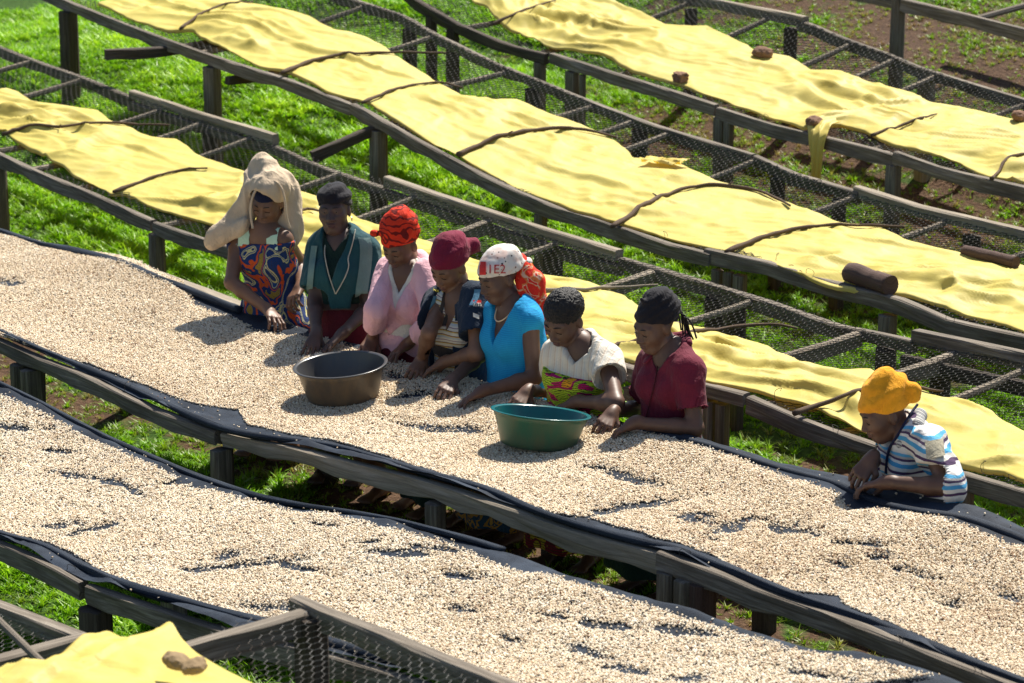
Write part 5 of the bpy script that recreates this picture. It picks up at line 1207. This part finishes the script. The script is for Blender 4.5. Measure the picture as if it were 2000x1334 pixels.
F_.cone(L(.004, .04, .040), L(.004, .26, .06), .066, .085, .012, 's'); F_.cone(L(.006, .03, .010), L(.008, .24, -.03), .072, .095, .012, 's'); F_.cone(L(.004, .05, -.05), L(.0, .24, -.14), .062, .095, .012, 's'); F_.ell(L(0, .0, -.01), (.080, .100, .10), A, .01, 's')
F_.cone(p.neck + p.f * .03, p.neck + p.f * .10 - UP * .08, .072, .10, .02, 's')
ht = p.wear('head_towel', F_, BEIGE, .0055, .032, 8, 2.2, (1, 1, .28))

line(p, 'towel_hem', [Q(x, y, d) for x, y, d in ((494, 446, -.05), (489, 420, -.065), (490, 394, -.085), (499, 370, -.10), (517, 355, -.11), (538, 353, -.11), (551, 368, -.10), (557, 394, -.085), (558, 420, -.06), (566, 446, -.04))], .0065, BEIGE, ht, 8)

# 2: black head wrap, teal cardigan, looks at the viewer
p = Person('woman in a black head wrap and dark teal cardigan looking straight ahead', 'c', 0, 672, back=.12, yaw=14, lean=.06, neck=(663, 463), head=(653, 411), hyaw=10, hpitch=-3, hroll=-4, sh=((630, 490), (708, 490)), el=((614, 590), (722, 600)), wr=((618, 652), (668, 652)), tip=((606, 690), (628, 688)), wh=(.06, .06), th=(.008, .008), curl=(.35, .35), eb='ff')
p.open_eyes = True; p.body()
F_ = top(p, .010, 0, .15, 1); vneck(p, F_, .06, .055); p.wear('blouse', F_, DGREEN, .007, .002)
F_ = top(p, .024, .98, .135, 1, 1.08, ex=.018); vneck(p, F_, .24, .070); cg = p.wear('cardigan', F_, TEAL, .0062, .016, 9, 4., (1, 1, .35))
for pts in ([(643, 452), (637, 470), (633, 490), (637, 515), (643, 540), (650, 560), (655, 574)], [(694, 448), (690, 470), (684, 492), (679, 505), (682, 520), (675, 540), (664, 560), (656, 574)]): line(p, 'piping', on_front(p, cg, pts, .004), .0030, PIPE, cg)
for pts, w_ in (([(711, 464), (716, 482), (714, 520), (708, 556), (705, 582)], 12), ([(614, 480), (611, 500), (606, 540), (604, 575)], 6)):
    V = []; pp = smooth_path(np.array(pts, float), 2)
    for x, y in pp: V += list(on_front(p, cg, [(x - w_, y), (x - w_ * .5, y), (x, y), (x + w_ * .5, y), (x + w_, y)], .004))
    mesh_obj('side_panel', np.array(V), grid_faces(len(pp), 5)[:, ::-1], SAGE, cg, True)
p.skirt(REDSK, .30); p.wrap('head_wrap', BLACKC, c=(0, -.020, .058), r=(.090, .108, .088), cut=.044, tiltf=.22, bands=(55, .0042), seed=2.)
V, F, uv = tube(np.array([L_ for L_ in [p.head + p.H[0] * -.082 + p.H[2] * z + p.H[1] * y for z, y in ((-.035, -.012), (-.048, -.004), (-.058, -.012), (-.046, -.020), (-.035, -.012))]]), .0022, 6); mesh_obj('earring', V, F, GOLD, p.root, True)

# 3: pink hooded top, red turban
p = Person('woman in a pink fleece and a tall red and black turban', 'd', 0, 790, back=.13, yaw=30, lean=.16, neck=(796, 524), head=(783, 478), hyaw=38, hpitch=26, hroll=2, sh=((759, 528), (832, 532)), el=((736, 606), (846, 628)), wr=((728, 660), (796, 672)), tip=((712, 694), (752, 706)), wh=(.05, .05), curl=(.5, .5), eb='ff')
p.body()
F_ = top(p, .009, 0, .0, 1); vneck(p, F_, .10, .058); p.wear('undershirt', F_, WHITEC, .007, .002)
F_ = top(p, .016, 1.93, .06, 1, .98, ex=.003); vneck(p, F_, .17, .075); pk = p.wear('fleece', F_, PINK, .0062, .016, 9, 5.)
up = nrm(p.neck - p.hips); F_ = Field(); F_.slab(p.hips + up * .10, p.hips + up * .07, .148, .152, p.left, .78, .02); p.wear('waistband', F_, PINK, .007, .006, 14, 6., parent=pk)
F_ = Field(); F_.chain([p.neck - p.f * .07 + p.left * .085 + up * .01, p.neck - p.f * .10 + up * .02, p.neck - p.f * .07 - p.left * .085 + up * .01], [.030, .045, .030], .03); F_.chain([p.neck + p.left * .085 - p.f * .05 + up * .012, p.neck + p.left * .066 + p.f * .06 - up * .04], [.028, .014], .02); F_.chain([p.neck - p.left * .085 - p.f * .05 + up * .012, p.neck - p.left * .066 + p.f * .06 - up * .04], [.028, .014], .02); p.wear('hood', F_, PINK, .006, .004, 15, 2., parent=pk)
p.skirt(REDSK, .30)
def ex(F_, L, A, g): F_.ell(L(0, -.028, .100), (.080, .092, .078), A, .05); F_.ell(L(.0, -.045, .140), (.050, .055, .045), A, .05); F_.cone(L(.07, .07, .105), L(.080, .082, .118), .016, .012, .01)
p.wrap('turban', RED_BLACK, c=(0, -.018, .062), r=(.086, .104, .078), cut=.042, tiltf=.14, extra=ex, bands=(42, .0045), seed=3.)

# 4: maroon scarf, denim jacket, striped top
p = Person('woman in a maroon headscarf and dark denim jacket over a striped top', 'a', 0, 893, back=.12, yaw=38, lean=.15, neck=(899, 578), head=(878, 521), hyaw=42, hpitch=27, hroll=2, sh=((862, 590), (928, 580)), el=((838, 650), (931, 690)), wr=((824, 702), (866, 708)), tip=((806, 738), (830, 730)), wh=(.05, .06), curl=(.7, .6), grip=(.6, .4), eb='ff')
p.body()
F_ = top(p, .011, 0, -.02, 1); vneck(p, F_, .14, .062); st = p.wear('striped_top', F_, S4, .006, .006, 10)
V = []
F_ = top(p, .0165, 0, -.02, 1); up = nrm(p.neck - p.hips); F_.half(p.chest - up * .045, up); F_.half(p.chest - up * .105, -up); p.wear('bust_band', F_, BROWNB, .006, .0005, parent=st)
for pts in ([(871, 566), (866, 590), (858, 620), (857, 634)], [(898, 588), (884, 602), (872, 618), (867, 636)]): 
    V = []; pp = smooth_path(np.array(pts, float), 2)
    for x, y in pp: V += list(on_front(p, st, [(x - 4, y), (x, y), (x + 4, y)], .005))
    mesh_obj('neck_strap', np.array(V), grid_faces(len(pp), 3)[:, ::-1], BROWNB, st, True)
F_ = top(p, .028, .92, -.035, 0, 1.03, ex=.014); vneck(p, F_, .02, .075); up = nrm(p.neck - p.hips)
q0 = p.neck + p.f * .03; fr = p.left * -.028
def opn(P): d = (P - p.chest); l = (P - p.chest) @ p.left; ff = d @ p.f; return np.maximum(np.abs(l + .020) - .075 - .02 * ((P - p.chest) @ up), -ff + .015)
F_.func(opn, p.chest - .4, p.chest + .4, .0, 's'); F_.chain([p.neck - p.left * .09 + p.f * .02 + up * .01, p.neck - p.f * .075 + up * .02, p.neck + p.left * .09 + p.f * .02 + up * .01], [.016, .026, .016], .015)
jk = p.wear('jacket', F_, DENIM, .0060, .013, 10, 7.)
for pts, w_, mt in (([(933, 565), (930, 580), (922, 596)], 6, DENIML), ([(851, 578), (846, 592), (842, 606)], 4, DENIML)):
    V = []; pp = smooth_path(np.array(pts, float), 2)
    for x, y in pp: V += list(on_front(p, jk, [(x - w_, y), (x, y), (x + w_, y)], .005))
    mesh_obj('faded_patch', np.array(V), grid_faces(len(pp), 3)[:, ::-1], mt, jk, True)
def text_on(p, o, txt, x, y, size, mat, slope=0.0, lift=.006, name='lettering'):
    cu = bpy.data.curves.new(name, 'FONT'); cu.body = txt; cu.size = 1.0; cu.resolution_u = 2; ob = bpy.data.objects.new(name, cu); COL.objects.link(ob); dg = bpy.context.evaluated_depsgraph_get(); me = bpy.data.meshes.new_from_object(ob.evaluated_get(dg))
    V = np.array([v.co[:] for v in me.vertices]); F = [list(q.vertices) for q in me.polygons]; bpy.data.objects.remove(ob); bpy.data.curves.remove(cu)
    px = [(x + a * size, y - b * size + a * size * slope) for a, b, _ in V]; return mesh_obj(name, on_front(p, o, px, lift), F, mat, o)
text_on(p, jk, 'am', 923, 598, 15, WHITEC); text_on(p, jk, 'HA', 846, 568, 9, plain('yellow_thread', (.60, .52, .06)), .4)
V = []
for y in (586, 589, 592): V += list(on_front(p, jk, [(x, y) for x in (924, 928, 932, 936, 940)], .005))
mesh_obj('red_bar', np.array(V), grid_faces(3, 5), REDC, jk, True)
V = []
for y in (613, 617, 621): V += list(on_front(p, jk, [(x, y + (x - 930) * .4) for x in (924, 928, 932, 936)], .005))
mesh_obj('badge', np.array(V), grid_faces(3, 4), WHITEC, jk, True)
p.skirt(DGREEN, .12)
def ex(F_, L, A, g): F_.ell(L(0, -.055, .085), (.070, .085, .075), A, .05); F_.chain([L(-.02, -.11, .045), L(-.035, -.15, .03), L(-.045, -.165, -.02)], [.03, .035, .02], .02); F_.cone(L(-.03, -.12, .02), L(-.05, -.13, -.06), .02, .012, .015)
p.wrap('headscarf', MAROON2, c=(0, -.018, .054), r=(.086, .106, .086), cut=.040, tiltf=.24, extra=ex, bands=(34, .0036), seed=4.)

# 5: blue knit, white and red scarf
p = Person('woman in a bright blue sleeveless knit with a white and red headscarf', 'b', 0, 1010, back=.12, yaw=50, lean=.12, neck=(1005, 594), head=(974, 542), hyaw=58, hpitch=17, hroll=0, sh=((965, 608), (1034, 622)), el=((938, 692), (1043, 738)), wr=((882, 744), (942, 764)), tip=((854, 786), (892, 792)), wh=(.05, .05), curl=(.75, .6), grip=(.7, .2), eb='ff')
p.body()
F_ = top(p, .018, 0, .0, 1, 1.10); vneck(p, F_, .175, .078); bl = p.wear('knit_top', F_, BLUEK, .006, .009, 9, 8.)
up = nrm(p.neck - p.hips); line(p, 'necklace', [p.neck + p.left * a + p.f * b + up * c for a, b, c in ((.055, -.01, .035), (.060, .045, .005), (.042, .088, -.045), (.006, .112, -.068), (-.030, .098, -.050), (-.056, .05, .0), (-.052, -.01, .03))], .0032, CREAMB)
p.skirt(K5, .11)
def ex(F_, L, A, g): F_.ell(L(0, -.05, .065), (.08, .085, .075), A, .04); F_.cone(L(-.02, -.13, .02), L(-.025, -.15, .015), .028, .03, .02)
sc5 = p.wrap('headscarf', SCARF5, c=(0, -.018, .056), r=(.088, .110, .088), cut=.038, tiltf=.12, extra=ex, bands=(34, .0035), seed=5.)
t1 = depth(p.head); Q = lambda x, y, d: at_t(x, y, t1 + d)
F_ = Field(); F_.cone(p.head - p.H[1] * .125 + p.H[2] * .03, Q(1022, 522, .02), .030, .034, .03); F_.slab(Q(1018, 516, .03), Q(1036, 552, .0), .032, .056, RGT, .5, .03); F_.slab(Q(1036, 552, .0), Q(1042, 592, -.01), .058, .064, RGT, .45, .03); F_.slab(Q(1048, 592, .0), Q(1060, 645, .02), .042, .028, RGT, .45, .03); p.wear('scarf_tail', F_, RED_TAIL, .006, .009, 13, 9., (1, 1, .35), parent=sc5)
text_on(p, sc5, '1E2', 951, 534, 25, plain('red_print', (.42, .03, .03)), .0)
V = []
for y in np.linspace(511, 537, 7): V += list(on_front(p, sc5, [(x, y) for x in np.linspace(936 + (y < 516) * 2, 949, 5)], .004))
mesh_obj('red_print', np.array(V), grid_faces(7, 5), plain('scarf_red', (.55, .03, .03)), sc5, True)

# 6: short hair, cream check shirt, lime wrap
p = Person('short-haired woman in a cream check shirt and lime and magenta wrap', 'b', 0, 1136, back=.12, yaw=28, lean=.18, neck=(1136, 672), head=(1102, 624), hyaw=40, hpitch=27, hroll=3, sh=((1090, 694), (1184, 704)), el=((1090, 762), (1204, 788)), wr=((1030, 764), (1126, 784)), tip=((1002, 800), (1076, 802)), wh=(.05, .05), curl=(.6, .5), hs=1.06, eb='bf')
p.body()
F_ = top(p, .018, .58, .20, 1, 1.06, ex=.020); vneck(p, F_, .06, .07); sh6 = p.wear('shirt', F_, CHECK, .006, .018, 8, 10.)
up = nrm(p.neck - p.hips); F_ = Field(); F_.chain([p.neck - p.left * .075 + p.f * .055 - up * .01, p.neck - p.left * .085 - p.f * .01 + up * .02, p.neck - p.f * .085 + up * .03, p.neck + p.left * .085 - p.f * .01 + up * .02, p.neck + p.left * .075 + p.f * .055 - up * .01], [.014, .02, .024, .02, .014], .01); p.wear('collar', F_, CHECK, .005, .002, parent=sh6)
F_ = Field(); F_.slab(p.chest + up * .08, p.waist, .158, .162, p.left, .86, .02); F_.slab(p.waist, p.hips, .162, .185, p.left, .82, .02); 
for k in (-1, 1): F_.ell(p.chest + up * .035 + p.f * .080 + p.left * k * .062, (.084, .084, .080), None, .06)
F_.half(p.chest + up * .085, up); p.wear('wrap', F_, K6, .0065, .004, 9, 11.)
p.skirt(K7, .11)
def ex(F_, L, A, g): pass
def curls(o_seed):
    return None
A = p.H; g = p.hs; L = lambda x, y, z: p.head + (A[0] * x + A[1] * y + A[2] * z) * g
F_ = Field(); F_.ell(L(0, -.020, .052), np.array((.085, .100, .086)) * g, A, .02); F_.half(L(0, .068, .034), nrm(-A[2] + A[1] * .62))
p.wear('hair', F_, HAIR, .0036, 0, disp=lambda V: .0075 * (vnoise(V * 210) - .5) + .004 * (fbm(V * 70, 2) - .5))

# 7: maroon shirt
p = Person('woman in a maroon short-sleeved shirt with black netted hair', 'b', 0, 1312, back=.12, yaw=45, lean=.10, neck=(1312, 682), head=(1279, 636), hyaw=56, hpitch=18, hroll=2, sh=((1276, 708), (1344, 722)), el=((1246, 796), (1358, 836)), wr=((1196, 806), (1238, 826)), tip=((1172, 842), (1196, 850)), wh=(.06, .05), th=(.02, .012), curl=(.75, .75), grip=(.8, .5), eb='bf')
p.body()
F_ = top(p, .014, .92, -.06, 1, .98, ex=.016); vneck(p, F_, .09, .072); s7 = p.wear('shirt', F_, MAROON, .006, .015, 8, 12.)
up = nrm(p.neck - p.hips)
for k in (-1, 1):
    a = p.neck + p.left * k * .062 - p.f * .03 + up * .045; F_ = Field(); F_.slab(a, p.neck + p.left * k * .075 + p.f * .075 - up * .045, .016, .028, nrm(p.left * k - up * .6), .28, .01); p.wear('collar', F_, MAROON, .004, 0, parent=s7)
F_ = Field(); F_.chain([p.neck - p.left * .07 - p.f * .03 + up * .035, p.neck - p.f * .085 + up * .04, p.neck + p.left * .07 - p.f * .03 + up * .035], [.018, .024, .018], .015); p.wear('collar', F_, MAROON, .005, .001, parent=s7)
line(p, 'button_placket', on_front(p, s7, [(1285, 706), (1282, 730), (1276, 760), (1268, 790), (1262, 815), (1258, 838)], .003), .0030, cloth('dark_maroon', (.06, .005, .012)), s7)
line(p, 'sleeve_tab', on_front(p, s7, [(1366, 775), (1363, 785), (1360, 795)], .003), .004, MAROON, s7)
p.skirt(DGREEN, .12, 1.0, .23)
def ex(F_, L, A, g): F_.ell(L(0, -.06, .06), (.075, .085, .075), A, .04); F_.ell(L(0, -.05, .125), (.055, .065, .04), A, .03); F_.cone(L(0, .02, .135), L(.0, .035, .150), .014, .01, .01)
hw = p.wrap('hair_wrap', BLACKC, c=(0, -.018, .048), r=(.082, .102, .084), cut=.054, tiltf=.36, extra=ex, bands=(95, .0022), seed=7.)
for k in range(9):
    a = p.head - p.H[1] * (.115 + .004 * (k % 3)) + p.H[0] * (-.03 - .006 * k) + p.H[2] * (.03 - .004 * k); b = a - UP * (.10 + .02 * (k % 4)) - p.H[1] * .02 + RGT * .012 * (k % 3)
    line(p, 'hair_strand', [a, a * .6 + b * .4 + RGT * .008 * math.sin(k), b], .0042, HAIR, hw)

# 8: striped cardigan, orange turban, at the right
p = Person('woman in a blue striped knit and orange headwrap standing apart on the right', 'b', 0, 1812, back=.25, yaw=66, lean=.22, neck=(1766, 836), head=(1726, 806), hyaw=78, hpitch=22, hroll=0, sh=((1752, 866), (1814, 864)), el=((1726, 920), (1852, 952)), wr=((1702, 896), (1732, 942)), tip=((1676, 932), (1684, 950)), wh=(.10, .05), th=(.05, .03), curl=(.85, .6), grip=(.7, .6), eb='bf')
p.body()
F_ = top(p, .016, 1.20, -.06, 1, 1.0, ex=.020); vneck(p, F_, .07, .066); s8 = p.wear('cardigan', F_, S8, .006, .015, 9, 13.)
up = nrm(p.neck - p.hips)
PLAID = striped('plaid_collar', [(0, (.45, .45, .43)), (.4, (.05, .05, .06)), (.55, (.35, .36, .36)), (.8, (.10, .10, .12))], .018, axis=(.5, .5, .6), dist=.003)
F_ = Field(); F_.chain([p.neck - p.left * .075 + p.f * .07 - up * .04, p.neck - p.left * .08 - p.f * .02 + up * .03, p.neck - p.f * .08 + up * .045, p.neck + p.left * .08 - p.f * .02 + up * .03, p.neck + p.left * .075 + p.f * .07 - up * .04], [.02, .026, .028, .026, .02], .015); p.wear('collar', F_, PLAID, .005, .002, parent=s8)
line(p, 'trim', on_front(p, s8, [(1792, 790), (1778, 808), (1764, 832), (1750, 856), (1738, 872), (1732, 895), (1730, 925)], .004), .0058, NAVY, s8)
V = []
for y in np.linspace(862, 896, 6): V += list(on_front(p, s8, [(x + (y - 862) * .12, y - (x - 1810) * .2) for x in np.linspace(1806, 1842, 6)], .008))
pt8 = mesh_obj('sleeve_tab', np.array(V), grid_faces(6, 6), KHAKI, s8, True)
p.skirt(DGREEN, .32)
def ex(F_, L, A, g): F_.ell(L(0, -.05, .085), (.085, .09, .08), A, .04); F_.chain([L(-.04, -.12, .06), L(-.055, -.14, .065), L(-.06, -.13, .03)], [.03, .028, .02], .02); F_.cone(L(.0, -.04, .15), L(0, -.07, .145), .03, .03, .03)
p.wrap('turban', ORANGE, c=(0, -.018, .056), r=(.086, .109, .081), cut=.038, tiltf=.22, extra=ex, bands=(38, .0055), seed=8.)
